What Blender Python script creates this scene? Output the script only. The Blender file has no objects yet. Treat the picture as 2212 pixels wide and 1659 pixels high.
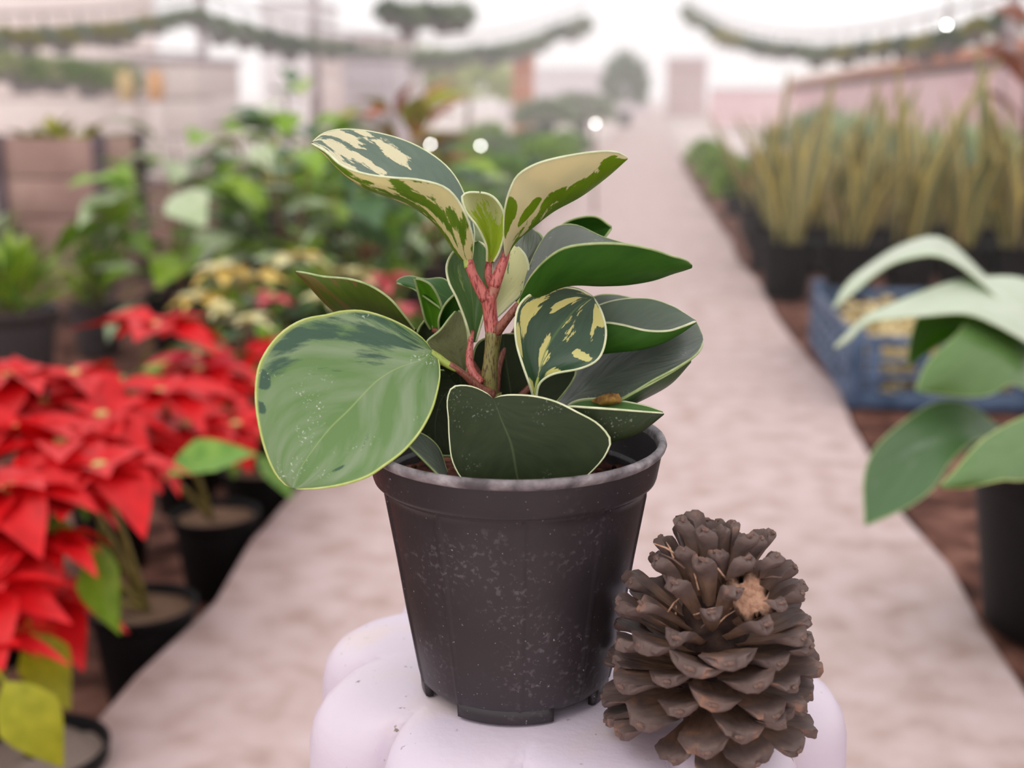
import bpy, bmesh, math, random
from mathutils import Vector, Matrix, Euler, noise
random.seed(7)
R = math.radians
SC = bpy.context.scene
COL = SC.collection

# ------------------------------------------------------------------ camera
FPX = 2700.0
PITCH = math.atan(639.5 / FPX); YAW = R(6.25); CAMZ = 0.70
cam_d = bpy.data.cameras.new('camera'); cam = bpy.data.objects.new('camera', cam_d); COL.objects.link(cam)
cam.location = (0, 0, CAMZ); cam.rotation_euler = (math.pi/2 - PITCH, 0, YAW)
cam_d.sensor_width = 36.0; cam_d.lens = FPX / 2212 * 36.0; cam_d.clip_start = 0.02; cam_d.clip_end = 300
cam_d.dof.use_dof = True; cam_d.dof.focus_distance = 0.525; cam_d.dof.aperture_fstop = 6.3
SC.camera = cam
# ------------------------------------------------------------------ light
wd = bpy.data.worlds.new('overcast_sky'); SC.world = wd; wd.use_nodes = True
bg = wd.node_tree.nodes['Background']; bg.inputs[0].default_value = (1.0, 0.975, 0.985, 1); bg.inputs[1].default_value = 1.12
sun_d = bpy.data.lights.new('sun', 'SUN'); sun = bpy.data.objects.new('sun', sun_d); COL.objects.link(sun)
sun_d.energy = 0.55; sun_d.angle = R(35); sun_d.color = (1.0, 0.96, 0.9); sun.rotation_euler = (R(28), R(-24), 0)
SC.view_settings.view_transform = 'Standard'; SC.view_settings.look = 'None'
SC.view_settings.exposure = 0.15
SC.cycles.volume_bounces = 4; SC.cycles.volume_step_rate = 4.0; SC.view_settings.gamma = 1.0; SC.view_settings.use_curve_mapping = False

# real places worked out from the photograph: a sight line met by an upright plane y = Y, or by a level plane z
CR = cam.rotation_euler.to_matrix()
def ray(px, py):
    return CR @ Vector(((px - 1106) / FPX, -(py - 829.5) / FPX, -1.0))
def W(px, py, Y):
    d = ray(px, py); return Vector((0, 0, CAMZ)) + d * (Y / d.y)
def G(px, py, z=0.0):
    d = ray(px, py); return Vector((0, 0, CAMZ)) + d * ((z - CAMZ) / d.z)
ZS = 0.437                                   # top of the white stand
POT = Vector((-0.0557, 0.5206, ZS))

# ------------------------------------------------------------------ helpers
def lin(c):
    c = c / 255.0
    return c / 12.92 if c <= 0.04045 else ((c + 0.055) / 1.055) ** 2.4
def rgb(r, g, b): return (lin(r), lin(g), lin(b), 1.0)
def link(o, parent=None):
    COL.objects.link(o)
    if parent is not None: o.parent = parent
    return o
def obj(name, me, parent=None, mats=None):
    if isinstance(me, bmesh.types.BMesh):
        b = me; me = bpy.data.meshes.new(name); b.normal_update(); b.to_mesh(me); b.free()
        for p in me.polygons: p.use_smooth = True
    if mats is not None and len(me.materials) == 0:
        for m in (mats if isinstance(mats, (list, tuple)) else [mats]): me.materials.append(m)
    return link(bpy.data.objects.new(name, me), parent)
def tag(o, label=None, cat=None, group=None, kind=None):
    if label: o['label'] = label
    if cat: o['category'] = cat
    if group: o['group'] = group
    if kind: o['kind'] = kind
    return o
def thing(name, label, cat, loc=(0, 0, 0), rz=0.0, group=None):
    o = bpy.data.objects.new(name, None); o.empty_display_size = 0.02; COL.objects.link(o)
    o.location = loc; o.rotation_euler = (0, 0, rz); return tag(o, label, cat, group)

def nmat(name): 
    m = bpy.data.materials.new(name); m.use_nodes = True
    nt = m.node_tree; return m, nt, nt.nodes, nt.links, nt.nodes['Principled BSDF']
def noise_mat(name, stops, scale=20, rough=0.7, detail=6, bump=0.0, bump_scale=None, spec=0.4, coords='Object', stretch=None, dist=0.0, trans=0.0):
    m, nt, N, L, P = nmat(name)
    tc = N.new('ShaderNodeTexCoord'); src = tc.outputs[coords]
    if stretch:
        mp = N.new('ShaderNodeMapping'); mp.inputs['Scale'].default_value = stretch; L.new(src, mp.inputs[0]); src = mp.outputs[0]
    nz = N.new('ShaderNodeTexNoise'); nz.inputs['Scale'].default_value = scale; nz.inputs['Detail'].default_value = detail
    nz.inputs['Distortion'].default_value = dist
    L.new(src, nz.inputs['Vector'])
    cr = N.new('ShaderNodeValToRGB'); L.new(nz.outputs['Fac'], cr.inputs[0])
    e = cr.color_ramp.elements
    while len(e) < len(stops): e.new(0.5)
    for k, (p, c) in enumerate(stops): e[k].position = p; e[k].color = c
    L.new(cr.outputs[0], P.inputs['Base Color'])
    P.inputs['Roughness'].default_value = rough; P.inputs['Specular IOR Level'].default_value = spec
    if bump:
        n2 = N.new('ShaderNodeTexNoise'); n2.inputs['Scale'].default_value = bump_scale or scale * 3; n2.inputs['Detail'].default_value = 5
        L.new(src, n2.inputs['Vector'])
        b = N.new('ShaderNodeBump'); b.inputs['Strength'].default_value = bump; b.inputs['Distance'].default_value = 0.002
        L.new(n2.outputs['Fac'], b.inputs['Height']); L.new(b.outputs[0], P.inputs['Normal'])
    if trans:
        t = N.new('ShaderNodeBsdfTranslucent'); L.new(cr.outputs[0], t.inputs[0])
        mx = N.new('ShaderNodeMixShader'); mx.inputs[0].default_value = trans
        L.new(P.outputs[0], mx.inputs[1]); L.new(t.outputs[0], mx.inputs[2]); L.new(mx.outputs[0], N['Material Output'].inputs[0])
    return m
def flat2(name, a, b, scale=20, **k):
    return noise_mat(name, [(0.35, a), (0.65, b)], scale, **k)

def mathn(N, L, op, a, b=None, clamp=False):
    n = N.new('ShaderNodeMath'); n.operation = op; n.use_clamp = clamp
    for i, v in enumerate((a, b)):
        if v is None: continue
        if isinstance(v, (int, float)): n.inputs[i].default_value = v
        else: L.new(v, n.inputs[i])
    return n.outputs[0]
def mixc(N, L, f, a, b):
    n = N.new('ShaderNodeMix'); n.data_type = 'RGBA'
    if isinstance(f, (int, float)): n.inputs[0].default_value = f
    else: L.new(f, n.inputs[0])
    for s, v in ((6, a), (7, b)):
        if isinstance(v, tuple): n.inputs[s].default_value = v
        else: L.new(v, n.inputs[s])
    return n.outputs[2]
def hero_leaf_mat(name, green, green2, cream=None, thr=0.6, kmid=0.0, kv=0.0, ku=0.0, su=7, sv=3.0, seed=0.0, rough=0.38, trans=0.12,
                  vein=None, margin=None, scars=0.0, soft=0.03, spec=0.5, vein_w=0.012, rib=0.25, cream2=None, blobs=()):
    """u runs across the blade, v from stalk to tip; cream streaks follow the side veins"""
    m, nt, N, L, P = nmat(name)
    uv = N.new('ShaderNodeUVMap'); sp = N.new('ShaderNodeSeparateXYZ'); L.new(uv.outputs[0], sp.inputs[0])
    u, v = sp.outputs[0], sp.outputs[1]
    a = mathn(N, L, 'ABSOLUTE', mathn(N, L, 'SUBTRACT', u, 0.5))          # 0 at midrib, .5 at margin
    vv = mathn(N, L, 'SUBTRACT', v, mathn(N, L, 'MULTIPLY', a, 0.9))       # side veins sweep forward
    cb = N.new('ShaderNodeCombineXYZ'); L.new(mathn(N, L, 'MULTIPLY', u, su*0.45), cb.inputs[0]); L.new(mathn(N, L, 'MULTIPLY', vv, sv*2.2), cb.inputs[1]); cb.inputs[2].default_value = seed
    nz = N.new('ShaderNodeTexNoise'); nz.inputs['Scale'].default_value = 1.0; nz.inputs['Detail'].default_value = 7; nz.inputs['Roughness'].default_value = 0.64
    L.new(cb.outputs[0], nz.inputs['Vector'])
    n2 = N.new('ShaderNodeTexNoise'); n2.inputs['Scale'].default_value = 2.3; n2.inputs['Detail'].default_value = 8; L.new(cb.outputs[0], n2.inputs['Vector'])
    base = mixc(N, L, n2.outputs['Fac'], green, green2)
    if cream and cream2:
        n4 = N.new('ShaderNodeTexNoise'); n4.inputs['Scale'].default_value = 0.8; n4.inputs['Detail'].default_value = 4; L.new(cb.outputs[0], n4.inputs['Vector'])
        cream = mixc(N, L, mathn(N, L, 'MULTIPLY', mathn(N, L, 'SUBTRACT', n4.outputs['Fac'], 0.38), 4.5, True), cream, cream2)
    if cream:
        s = mathn(N, L, 'ADD', nz.outputs['Fac'], mathn(N, L, 'MULTIPLY', a, kmid))
        s = mathn(N, L, 'ADD', s, mathn(N, L, 'MULTIPLY', v, kv))
        s = mathn(N, L, 'ADD', s, mathn(N, L, 'MULTIPLY', u, ku))
        for (u0, v0, ru, rv, k_) in blobs:
            du = mathn(N, L, 'POWER', mathn(N, L, 'ABSOLUTE', mathn(N, L, 'MULTIPLY', mathn(N, L, 'SUBTRACT', u, u0), 1/ru)), 2.0)
            dv = mathn(N, L, 'POWER', mathn(N, L, 'ABSOLUTE', mathn(N, L, 'MULTIPLY', mathn(N, L, 'SUBTRACT', v, v0), 1/rv)), 2.0)
            s = mathn(N, L, 'ADD', s, mathn(N, L, 'MULTIPLY', mathn(N, L, 'SUBTRACT', 1.0, mathn(N, L, 'ADD', du, dv), True), k_))
        f = mathn(N, L, 'MULTIPLY', mathn(N, L, 'SUBTRACT', s, thr - soft), 0.5 / soft, True)
        base = mixc(N, L, f, base, cream)
    if vein:
        f = mathn(N, L, 'SUBTRACT', 1.0, mathn(N, L, 'MULTIPLY', a, 1.0/vein_w), True)
        base = mixc(N, L, mathn(N, L, 'MULTIPLY', f, 0.8), base, vein)
    if margin:
        f = mathn(N, L, 'MULTIPLY', mathn(N, L, 'SUBTRACT', a, 0.482), 70, True)
        base = mixc(N, L, f, base, margin)
    if scars:
        tc = N.new('ShaderNodeTexCoord')
        vo = N.new('ShaderNodeTexNoise'); vo.inputs['Scale'].default_value = 900; vo.inputs['Detail'].default_value = 2; L.new(tc.outputs['Object'], vo.inputs['Vector'])
        v2 = N.new('ShaderNodeTexNoise'); v2.inputs['Scale'].default_value = 60; v2.inputs['Detail'].default_value = 2; L.new(tc.outputs['Object'], v2.inputs['Vector'])
        f = mathn(N, L, 'MULTIPLY', mathn(N, L, 'MULTIPLY', mathn(N, L, 'SUBTRACT', vo.outputs['Fac'], 0.6), 12, True), mathn(N, L, 'MULTIPLY', mathn(N, L, 'SUBTRACT', v2.outputs['Fac'], 0.56), 14, True))
        base = mixc(N, L, mathn(N, L, 'MULTIPLY', f, scars), base, rgb(205, 208, 198))
    L.new(base, P.inputs['Base Color'])
    P.inputs['Roughness'].default_value = rough; P.inputs['Specular IOR Level'].default_value = spec
    # side-vein ribs + fine skin
    wv = mathn(N, L, 'SINE', mathn(N, L, 'MULTIPLY', mathn(N, L, 'SUBTRACT', v, mathn(N, L, 'MULTIPLY', a, 1.3)), 26.0))
    hh = mathn(N, L, 'ADD', mathn(N, L, 'MULTIPLY', wv, 0.06), mathn(N, L, 'MULTIPLY', n2.outputs['Fac'], 0.5))
    b = N.new('ShaderNodeBump'); b.inputs['Strength'].default_value = rib; b.inputs['Distance'].default_value = 0.0012
    L.new(hh, b.inputs['Height']); L.new(b.outputs[0], P.inputs['Normal'])
    if trans:
        t = N.new('ShaderNodeBsdfTranslucent'); L.new(base, t.inputs[0])
        mx = N.new('ShaderNodeMixShader'); mx.inputs[0].default_value = trans
        L.new(P.outputs[0], mx.inputs[1]); L.new(t.outputs[0], mx.inputs[2]); L.new(mx.outputs[0], N['Material Output'].inputs[0])
    return m

def crom(pts, n, closed=False):
    """resample a control polyline to n+1 points at even arc length"""
    pts = [Vector(p) for p in pts]
    ext = [pts[0]*2 - pts[1]] + pts + [pts[-1]*2 - pts[-2]]
    fine = []
    for i in range(1, len(ext) - 2):
        a, b, c, d = ext[i-1:i+3]
        for k in range(12):
            t = k / 12
            fine.append(0.5*((2*b) + (c-a)*t + (2*a-5*b+4*c-d)*t*t + (-a+3*b-3*c+d)*t**3))
    fine.append(pts[-1].copy())
    cum = [0.0]
    for i in range(1, len(fine)): cum.append(cum[-1] + (fine[i]-fine[i-1]).length)
    out = []; j = 0
    for k in range(n+1):
        s = cum[-1]*k/n
        while j < len(cum)-2 and cum[j+1] < s: j += 1
        seg = cum[j+1]-cum[j]
        out.append(fine[j].lerp(fine[j+1], 0 if seg < 1e-12 else (s-cum[j])/seg))
    return out

def skin_leaf(name, A, M, B, mats, parent, th=0.0011, nu=14, nv=30, near_top=True, probe=0.8, dip=0.0, loc=None):
    """a fleshy blade through three world-space curves (one margin, midrib, other margin): two skins and a pale rim"""
    A, M, B = crom(A, nv), crom(M, nv), crom(B, nv)
    g = []
    for j in range(nv+1):
        row = []
        for i in range(nu+1):
            u = i/nu
            w = A[j]*((1-u)*(1-2*u)) + M[j]*(4*u*(1-u)) + B[j]*(u*(2*u-1))
            row.append(w)
        g.append(row)
    def nrm(j, i):
        j0, j1 = max(j-1, 0), min(j+1, nv); i0, i1 = max(i-1, 0), min(i+1, nu)
        return (g[j][i1]-g[j][i0]).cross(g[j1][i]-g[j0][i])
    nn = []
    for j in range(nv+1):
        row = []
        for i in range(nu+1):
            v = nrm(min(max(j, 1), nv-1), i)
            row.append(v.normalized() if v.length > 1e-14 else Vector((0, 0, 1)))
        nn.append(row)
    jp, ip = nv//2, int(nu*probe)
    toward = (Vector((0, 0, CAMZ)) - g[jp][ip])
    faces_cam = nn[jp][ip].dot(toward) > 0
    plus_mat = (0 if near_top else 1) if faces_cam else (1 if near_top else 0)
    org = M[0].copy() if loc is None else Vector(loc)
    verts, faces, fm, uvs = [], [], [], []
    def idx(s, j, i): return s*(nv+1)*(nu+1) + j*(nu+1) + i
    for s in (1, -1):
        for j in range(nv+1):
            for i in range(nu+1):
                e = 1.0 if 0 < i < nu else 0.55
                taper = 1.0
                verts.append(g[j][i] + nn[j][i]*(s*th*0.5*e*taper) - org)
    for j in range(nv):
        for i in range(nu):
            q = (idx(0, j, i), idx(0, j, i+1), idx(0, j+1, i+1), idx(0, j+1, i))
            faces.append(q); fm.append(plus_mat); uvs.append([(i/nu, j/nv), ((i+1)/nu, j/nv), ((i+1)/nu, (j+1)/nv), (i/nu, (j+1)/nv)])
            q = (idx(1, j, i), idx(1, j+1, i), idx(1, j+1, i+1), idx(1, j, i+1))
            faces.append(q); fm.append(1-plus_mat); uvs.append([(i/nu, j/nv), (i/nu, (j+1)/nv), ((i+1)/nu, (j+1)/nv), ((i+1)/nu, j/nv)])
    # a rounded pale bead runs along both margins
    for side, i in ((-1, 0), (1, nu)):
        k0 = len(verts)
        inner = 1 if i == 0 else nu-1
        for j in range(nv+1):
            out = (g[j][i]-g[j][inner]); out = out.normalized() if out.length > 1e-9 else Vector((side, 0, 0))
            rr = th*0.5
            for k in range(6):
                an = k*math.pi/3
                verts.append(g[j][i] + out*(rr*math.cos(an)) + nn[j][i]*(rr*math.sin(an)) - org)
        for j in range(nv):
            for k in range(6):
                a, b = k0+j*6+k, k0+j*6+(k+1) % 6
                faces.append((a, b, b+6, a+6)); fm.append(2); uvs.append([(0, 0)]*4)
    me = bpy.data.meshes.new(name); me.from_pydata([tuple(v) for v in verts], [], faces)
    uvl = me.uv_layers.new(name='UVMap'); k = 0
    for f in uvs:
        for c in f: uvl.data[k].uv = c; k += 1
    for m in mats: me.materials.append(m)
    for k, p in enumerate(me.polygons): p.material_index = fm[k]; p.use_smooth = True
    o = link(bpy.data.objects.new(name, me), parent)
    o.location = org - (Vector(parent.location) if parent else Vector())
    if parent and abs(parent.rotation_euler.z) > 1e-6: raise RuntimeError('rotated parent')
    return o

def tube_bm(pts, radii, n=8, bm=None, samples=None, cap=True):
    bm = bm or bmesh.new()
    if samples:
        P = crom(pts, samples)
        rr = [radii[0] + (0) for _ in P] if len(radii) == 1 else []
        if not rr:
            for k in range(len(P)):
                t = k/samples*(len(radii)-1); i = min(int(t), len(radii)-2); rr.append(radii[i]*(1-(t-i)) + radii[i+1]*(t-i))
    else:
        P = [Vector(p) for p in pts]; rr = list(radii) if len(radii) > 1 else [radii[0]]*len(P)
    prev = None; rings = []
    for k, p in enumerate(P):
        d = (P[min(k+1, len(P)-1)] - P[max(k-1, 0)]).normalized()
        if prev is None:
            x = d.orthogonal().normalized()
        else:
            x = (prev - d*prev.dot(d)).normalized()
        prev = x; y = d.cross(x)
        rings.append([bm.verts.new(p + x*(rr[k]*math.cos(2*math.pi*a/n)) + y*(rr[k]*math.sin(2*math.pi*a/n))) for a in range(n)])
    for a, b in zip(rings, rings[1:]):
        for i in range(n): bm.faces.new((a[i], a[(i+1) % n], b[(i+1) % n], b[i]))
    if cap:
        bm.faces.new(rings[0][::-1]); bm.faces.new(rings[-1])
    return bm
def lathe_bm(prof, n=48, bm=None, mod=None, close=False):
    """prof: list of (r, z)"""
    bm = bm or bmesh.new(); rings = []
    for r, z in prof:
        if r <= 1e-6: rings.append([bm.verts.new((0, 0, z))]); continue
        ring = []
        for k in range(n):
            a = 2*math.pi*k/n; q = r*(mod(a, z) if mod else 1)
            ring.append(bm.verts.new((q*math.cos(a), q*math.sin(a), z)))
        rings.append(ring)
    for a, b in zip(rings, rings[1:]):
        if len(a) == 1 and len(b) == 1: continue
        for i in range(n):
            j = (i+1) % n
            if len(a) == 1: bm.faces.new((a[0], b[j], b[i]))
            elif len(b) == 1: bm.faces.new((a[i], a[j], b[0]))
            else: bm.faces.new((a[i], a[j], b[j], b[i]))
    return bm
def box_bm(c, s, bm=None, bev=0.0):
    bm = bm or bmesh.new()
    r = bmesh.ops.create_cube(bm, size=1.0)
    for v in r['verts']: v.co = Vector(c) + Vector((v.co.x*s[0], v.co.y*s[1], v.co.z*s[2]))
    if bev:
        es = list({e for v in r['verts'] for e in v.link_edges})
        bmesh.ops.bevel(bm, geom=es, offset=bev, segments=2, affect='EDGES', profile=0.5)
    return bm
def flatshade(o):
    for p in o.data.polygons: p.use_smooth = False
    return o
def sheet_mesh(name, L=1.0, w=0.3, droop=0.4, fold=0.12, peak=0.4, nv=7, nu=4, tip=1.0, stalk=0.0, wave=0.0, mats=None, thick=0.012):
    """a blade growing along +Y from the origin, unit length; two skins with real thickness"""
    verts, faces, uv = [], [], []
    rows = []
    for j in range(nv+1):
        t = j/nv
        # half width
        s = (t/peak)**0.6 if t < peak else max(0.0, 1-((t-peak)/(1-peak))**(1.6*tip))
        hw = w*0.5*max(s, 0.04)
        a = droop*t
        y = L*(math.sin(a)/droop if abs(droop) > 1e-3 else t); z = -L*((1-math.cos(a))/droop if abs(droop) > 1e-3 else 0)
        row = []
        for i in range(nu+1):
            u = i/nu*2-1
            zz = z + abs(u)*hw*fold*2 + wave*hw*math.sin(t*9+u*2)*abs(u)
            row.append(Vector((u*hw, y + stalk, zz)))
        rows.append(row)
    n1 = (nv+1)*(nu+1)
    for s in (1, -1):
        for row in rows:
            for i, p in enumerate(row):
                e = 0 if i in (0, nu) else 1
                verts.append((p.x, p.y, p.z + s*thick*0.5*w*e))
    for j in range(nv):
        for i in range(nu):
            a = j*(nu+1)+i; q = [a, a+1, a+nu+2, a+nu+1]
            quv = [(i/nu, j/nv), ((i+1)/nu, j/nv), ((i+1)/nu, (j+1)/nv), (i/nu, (j+1)/nv)]
            faces.append(q); uv.append(quv)
            faces.append([x+n1 for x in q[::-1]]); uv.append(quv[::-1])
    if stalk:
        k = len(verts); r = 0.02
        for (x, y, z) in ((-r, 0, 0), (r, 0, 0), (0, 0, -r), (-r*.7, stalk+.04, 0.004), (r*.7, stalk+.04, 0.004), (0, stalk+.04, -r)):
            verts.append((x, y, z))
        for q in ((k, k+1, k+4, k+3), (k+1, k+2, k+5, k+4), (k+2, k, k+3, k+5)): faces.append(list(q)); uv.append([(0.5, 0)]*4)
    me = bpy.data.meshes.new(name); me.from_pydata(verts, [], faces)
    l = me.uv_layers.new(name='UVMap'); k = 0
    for f in uv:
        for c in f: l.data[k].uv = c; k += 1
    if mats:
        for m in (mats if isinstance(mats, (list, tuple)) else [mats]): me.materials.append(m)
    for p in me.polygons: p.use_smooth = True
    return me
def put(name, me, parent, loc, az, el, sc=1.0, roll=0.0):
    """copy of a part: blade base at loc, pointing to azimuth az, raised by el"""
    o = bpy.data.objects.new(name, me); link(o, parent)
    o.matrix_local = Matrix.Translation(Vector(loc)) @ Euler((0, 0, az - math.pi/2)).to_matrix().to_4x4() @ Euler((el, 0, 0)).to_matrix().to_4x4() @ Euler((0, roll, 0)).to_matrix().to_4x4() @ Matrix.Scale(sc, 4)
    return o
#==BODY==
# ------------------------------------------------------------------ setting: path and planting beds
M_PATH = noise_mat('pink_concrete', [(0.30, rgb(174, 148, 140)), (0.5, rgb(196, 173, 169)), (0.70, rgb(207, 186, 185))], 16, detail=12, rough=0.75, bump=0.5, bump_scale=160, spec=0.35)
M_SOIL = noise_mat('red_brown_soil', [(0.30, rgb(48, 30, 26)), (0.52, rgb(104, 70, 60)), (0.72, rgb(150, 110, 96))], 14, detail=10, rough=0.95, bump=1.0, bump_scale=60, spec=0.1)
M_FAR = noise_mat('pale_yard_ground', [(0.3, rgb(196, 178, 170)), (0.7, rgb(222, 208, 204))], 0.6, rough=0.9)
XL, XR = -0.615, 0.452
def xr(y):                                   # the right edge draws in slowly with distance
    if y < 2.8: return XR
    if y < 4.5: return XR - 0.05*(y-2.8)/1.7
    return max(0.30, XR - 0.05 - 0.10*(y-4.5)/6.5)
b = bmesh.new()
# slab with a slightly wandering edge, cut by shallow joints
nyp = 90
prev = None
for k in range(nyp+1):
    y = -0.6 + 60.0*(k/nyp)**2.2
    jl = 0.012*math.sin(y*5.1) + 0.008*math.sin(y*13.0); jr = 0.014*math.sin(y*4.3+1) + 0.007*math.sin(y*11)
    row = [b.verts.new((XL-0.012+jl, y, -0.15)), b.verts.new((XL+jl, y, -0.006)), b.verts.new((XL+0.01+jl, y, 0.0)),
           b.verts.new((xr(y)-0.01+jr, y, 0.0)), b.verts.new((xr(y)+jr, y, -0.006)), b.verts.new((xr(y)+0.012+jr, y, -0.06))]
    if prev:
        for i in range(5): b.faces.new((prev[i], prev[i+1], row[i+1], row[i]))
    prev = row
tag(obj('floor', b, None, M_PATH), 'pinkish grey concrete garden path running away between the plant beds', kind='structure')
def bed(x0, x1, y0, y1, nx, ny, label, zb=-0.014):
    b = bmesh.new(); g = []
    for j in range(ny+1):
        y = y0 + (y1-y0)*(j/ny)**2
        if x1 > 0: x0 = xr(y) + 0.004
        g.append([b.verts.new((x0+(x1-x0)*i/nx, y, zb + 0.016*noise.noise(Vector(((x0+(x1-x0)*i/nx)*7, y*7, 0))) + 0.006*noise.noise(Vector(((x0+(x1-x0)*i/nx)*25, y*25, 3))))) for i in range(nx+1)])
    for j in range(ny):
        for i in range(nx): b.faces.new((g[j][i], g[j][i+1], g[j+1][i+1], g[j+1][i]))
    return tag(obj('trim_soil_bed', b, None, M_SOIL), label, kind='structure')
bed(-4.5, XL+0.02, -0.4, 14, 90, 130, 'sunken bare brown soil bed left of the path', -0.118)
bed(XR+0.004, 5.0, -0.4, 14, 90, 130, 'bare brown soil bed right of the path')
b = bmesh.new()
vs = [b.verts.new(p) for p in ((-60, -3, -0.16), (60, -3, -0.16), (60, 110, -0.16), (-60, 110, -0.16))]; b.faces.new(vs)
tag(obj('trim_ground', b, None, M_FAR), 'pale bare ground beyond the beds', kind='structure')

# ------------------------------------------------------------------ white scalloped stand
m, nt, N, L, P = nmat('white_painted_plaster'); M_STAND = m
tc = N.new('ShaderNodeTexCoord')
n1 = N.new('ShaderNodeTexNoise'); n1.inputs['Scale'].default_value = 14; n1.inputs['Detail'].default_value = 4; L.new(tc.outputs['Object'], n1.inputs['Vector'])
n2 = N.new('ShaderNodeTexNoise'); n2.inputs['Scale'].default_value = 240; n2.inputs['Detail'].default_value = 3; L.new(tc.outputs['Object'], n2.inputs['Vector'])
n3 = N.new('ShaderNodeTexNoise'); n3.inputs['Scale'].default_value = 22; n3.inputs['Detail'].default_value = 2; L.new(tc.outputs['Object'], n3.inputs['Vector'])
base = mixc(N, L, n1.outputs['Fac'], rgb(206, 192, 212), rgb(222, 207, 215))
f = mathn(N, L, 'MULTIPLY', mathn(N, L, 'MULTIPLY', mathn(N, L, 'SUBTRACT', n2.outputs['Fac'], 0.685), 16, True), mathn(N, L, 'MULTIPLY', mathn(N, L, 'SUBTRACT', n3.outputs['Fac'], 0.46), 8, True))
base = mixc(N, L, f, base, rgb(120, 104, 92))
f = mathn(N, L, 'MULTIPLY', mathn(N, L, 'SUBTRACT', n3.outputs['Fac'], 0.60), 5, True)
base = mixc(N, L, mathn(N, L, 'MULTIPLY', f, 0.5), base, rgb(222, 200, 180))
L.new(base, P.inputs['Base Color']); P.inputs['Roughness'].default_value = 0.42; P.inputs['Specular IOR Level'].default_value = 0.4
bp = N.new('ShaderNodeBump'); bp.inputs['Strength'].default_value = 0.25; bp.inputs['Distance'].default_value = 0.001
L.new(n2.outputs['Fac'], bp.inputs['Height']); L.new(bp.outputs[0], P.inputs['Normal'])
SX, SY = -0.031, 0.557
def stand_r(a, R0, amp):
    c = abs(math.sin((a - R(189))*5))           # ten lobes, cusps between them
    return R0 + amp*(c**0.6)
b = bmesh.new(); NA = 200; rings = []
prof = [(0.0, 0), (0.35, 0), (0.6, -0.0002), (0.74, -0.001), (0.84, -0.0022), (0.90, -0.0048), (0.95, -0.0095), (0.985, -0.017), (1.0, -0.027), (1.01, -0.06), (1.04, -0.12), (1.09, -0.2), (1.13, -0.28), (1.16, -0.36), (1.18, -0.42), (1.20, -0.437)]
for s, dz in prof:
    if s == 0: rings.append([b.verts.new((0, 0, ZS))]); continue
    ring = []
    for k in range(NA):
        a = 2*math.pi*k/NA
        lob = stand_r(a, 0.0, 1.0)
        q = max(0.0, (min(s, 1)-0.7)/0.3)
        r = s*(0.1185 + (0.027*lob - 0.0165)*q)
        valley = -0.0035*(1-lob)*q*q
        ring.append(b.verts.new((r*math.cos(a), r*math.sin(a), max(0.0, ZS + dz + valley))))
    rings.append(ring)
for p_, q_ in zip(rings, rings[1:]):
    for i in range(NA):
        j = (i+1) % NA
        if len(p_) == 1: b.faces.new((p_[0], q_[i], q_[j]))
        else: b.faces.new((p_[i], q_[i], q_[j], p_[j]))
st = obj('plant_stand', b, None, M_STAND); st.location = (SX, SY, 0)
tag(st, 'white scalloped flower-shaped stand holding the potted plant and the pinecone', 'stand')

# thin morning haze hangs over the far part of the yard
hb = box_bm((0, 34, 1.45), (70, 62, 3.1)); hz = bpy.data.materials.new('haze'); hz.use_nodes = True; hn = hz.node_tree
hn.nodes.remove(hn.nodes['Principled BSDF']); vs_ = hn.nodes.new('ShaderNodeVolumeScatter'); vs_.inputs['Density'].default_value = 0.018; vs_.inputs['Color'].default_value = (1, .985, .985, 1)
hn.links.new(vs_.outputs[0], hn.nodes['Material Output'].inputs['Volume'])
ho = obj('haze', hb, None, hz); tag(ho, 'thin pale haze over the far part of the nursery yard', 'haze', kind='stuff')
# ------------------------------------------------------------------ the potted plant on the stand
m, nt, N, L, P = nmat('dusty_black_plastic'); M_POT = m
tc = N.new('ShaderNodeTexCoord')
n1 = N.new('ShaderNodeTexNoise'); n1.inputs['Scale'].default_value = 420; n1.inputs['Detail'].default_value = 3; L.new(tc.outputs['Object'], n1.inputs['Vector'])
n2 = N.new('ShaderNodeTexNoise'); n2.inputs['Scale'].default_value = 26; n2.inputs['Detail'].default_value = 6; L.new(tc.outputs['Object'], n2.inputs['Vector'])
n3 = N.new('ShaderNodeTexNoise'); n3.inputs['Scale'].default_value = 700; L.new(tc.outputs['Object'], n3.inputs['Vector'])
base = mixc(N, L, n2.outputs['Fac'], rgb(30, 25, 27), rgb(58, 50, 54))
f = mathn(N, L, 'MULTIPLY', mathn(N, L, 'MULTIPLY', mathn(N, L, 'SUBTRACT', n1.outputs['Fac'], 0.56), 9, True), mathn(N, L, 'MULTIPLY', mathn(N, L, 'SUBTRACT', n2.outputs['Fac'], 0.47), 6, True))
base = mixc(N, L, mathn(N, L, 'MULTIPLY', f, 0.28), base, rgb(132, 124, 128))
f = mathn(N, L, 'MULTIPLY', mathn(N, L, 'SUBTRACT', n3.outputs['Fac'], 0.71), 14, True)
base = mixc(N, L, mathn(N, L, 'MULTIPLY', f, 0.6), base, rgb(190, 182, 184))
L.new(base, P.inputs['Base Color']); P.inputs['Roughness'].default_value = 0.42; P.inputs['Specular IOR Level'].default_value = 0.45
bp = N.new('ShaderNodeBump'); bp.inputs['Strength'].default_value = 0.15; bp.inputs['Distance'].default_value = 0.0005
L.new(n1.outputs['Fac'], bp.inputs['Height']); L.new(bp.outputs[0], P.inputs['Normal'])
M_RIM = noise_mat('scuffed_grey_rim', [(0.35, rgb(84, 76, 79)), (0.6, rgb(138, 128, 131)), (0.75, rgb(176, 168, 170))], 120, rough=0.45, bump=0.3, bump_scale=500)
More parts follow.
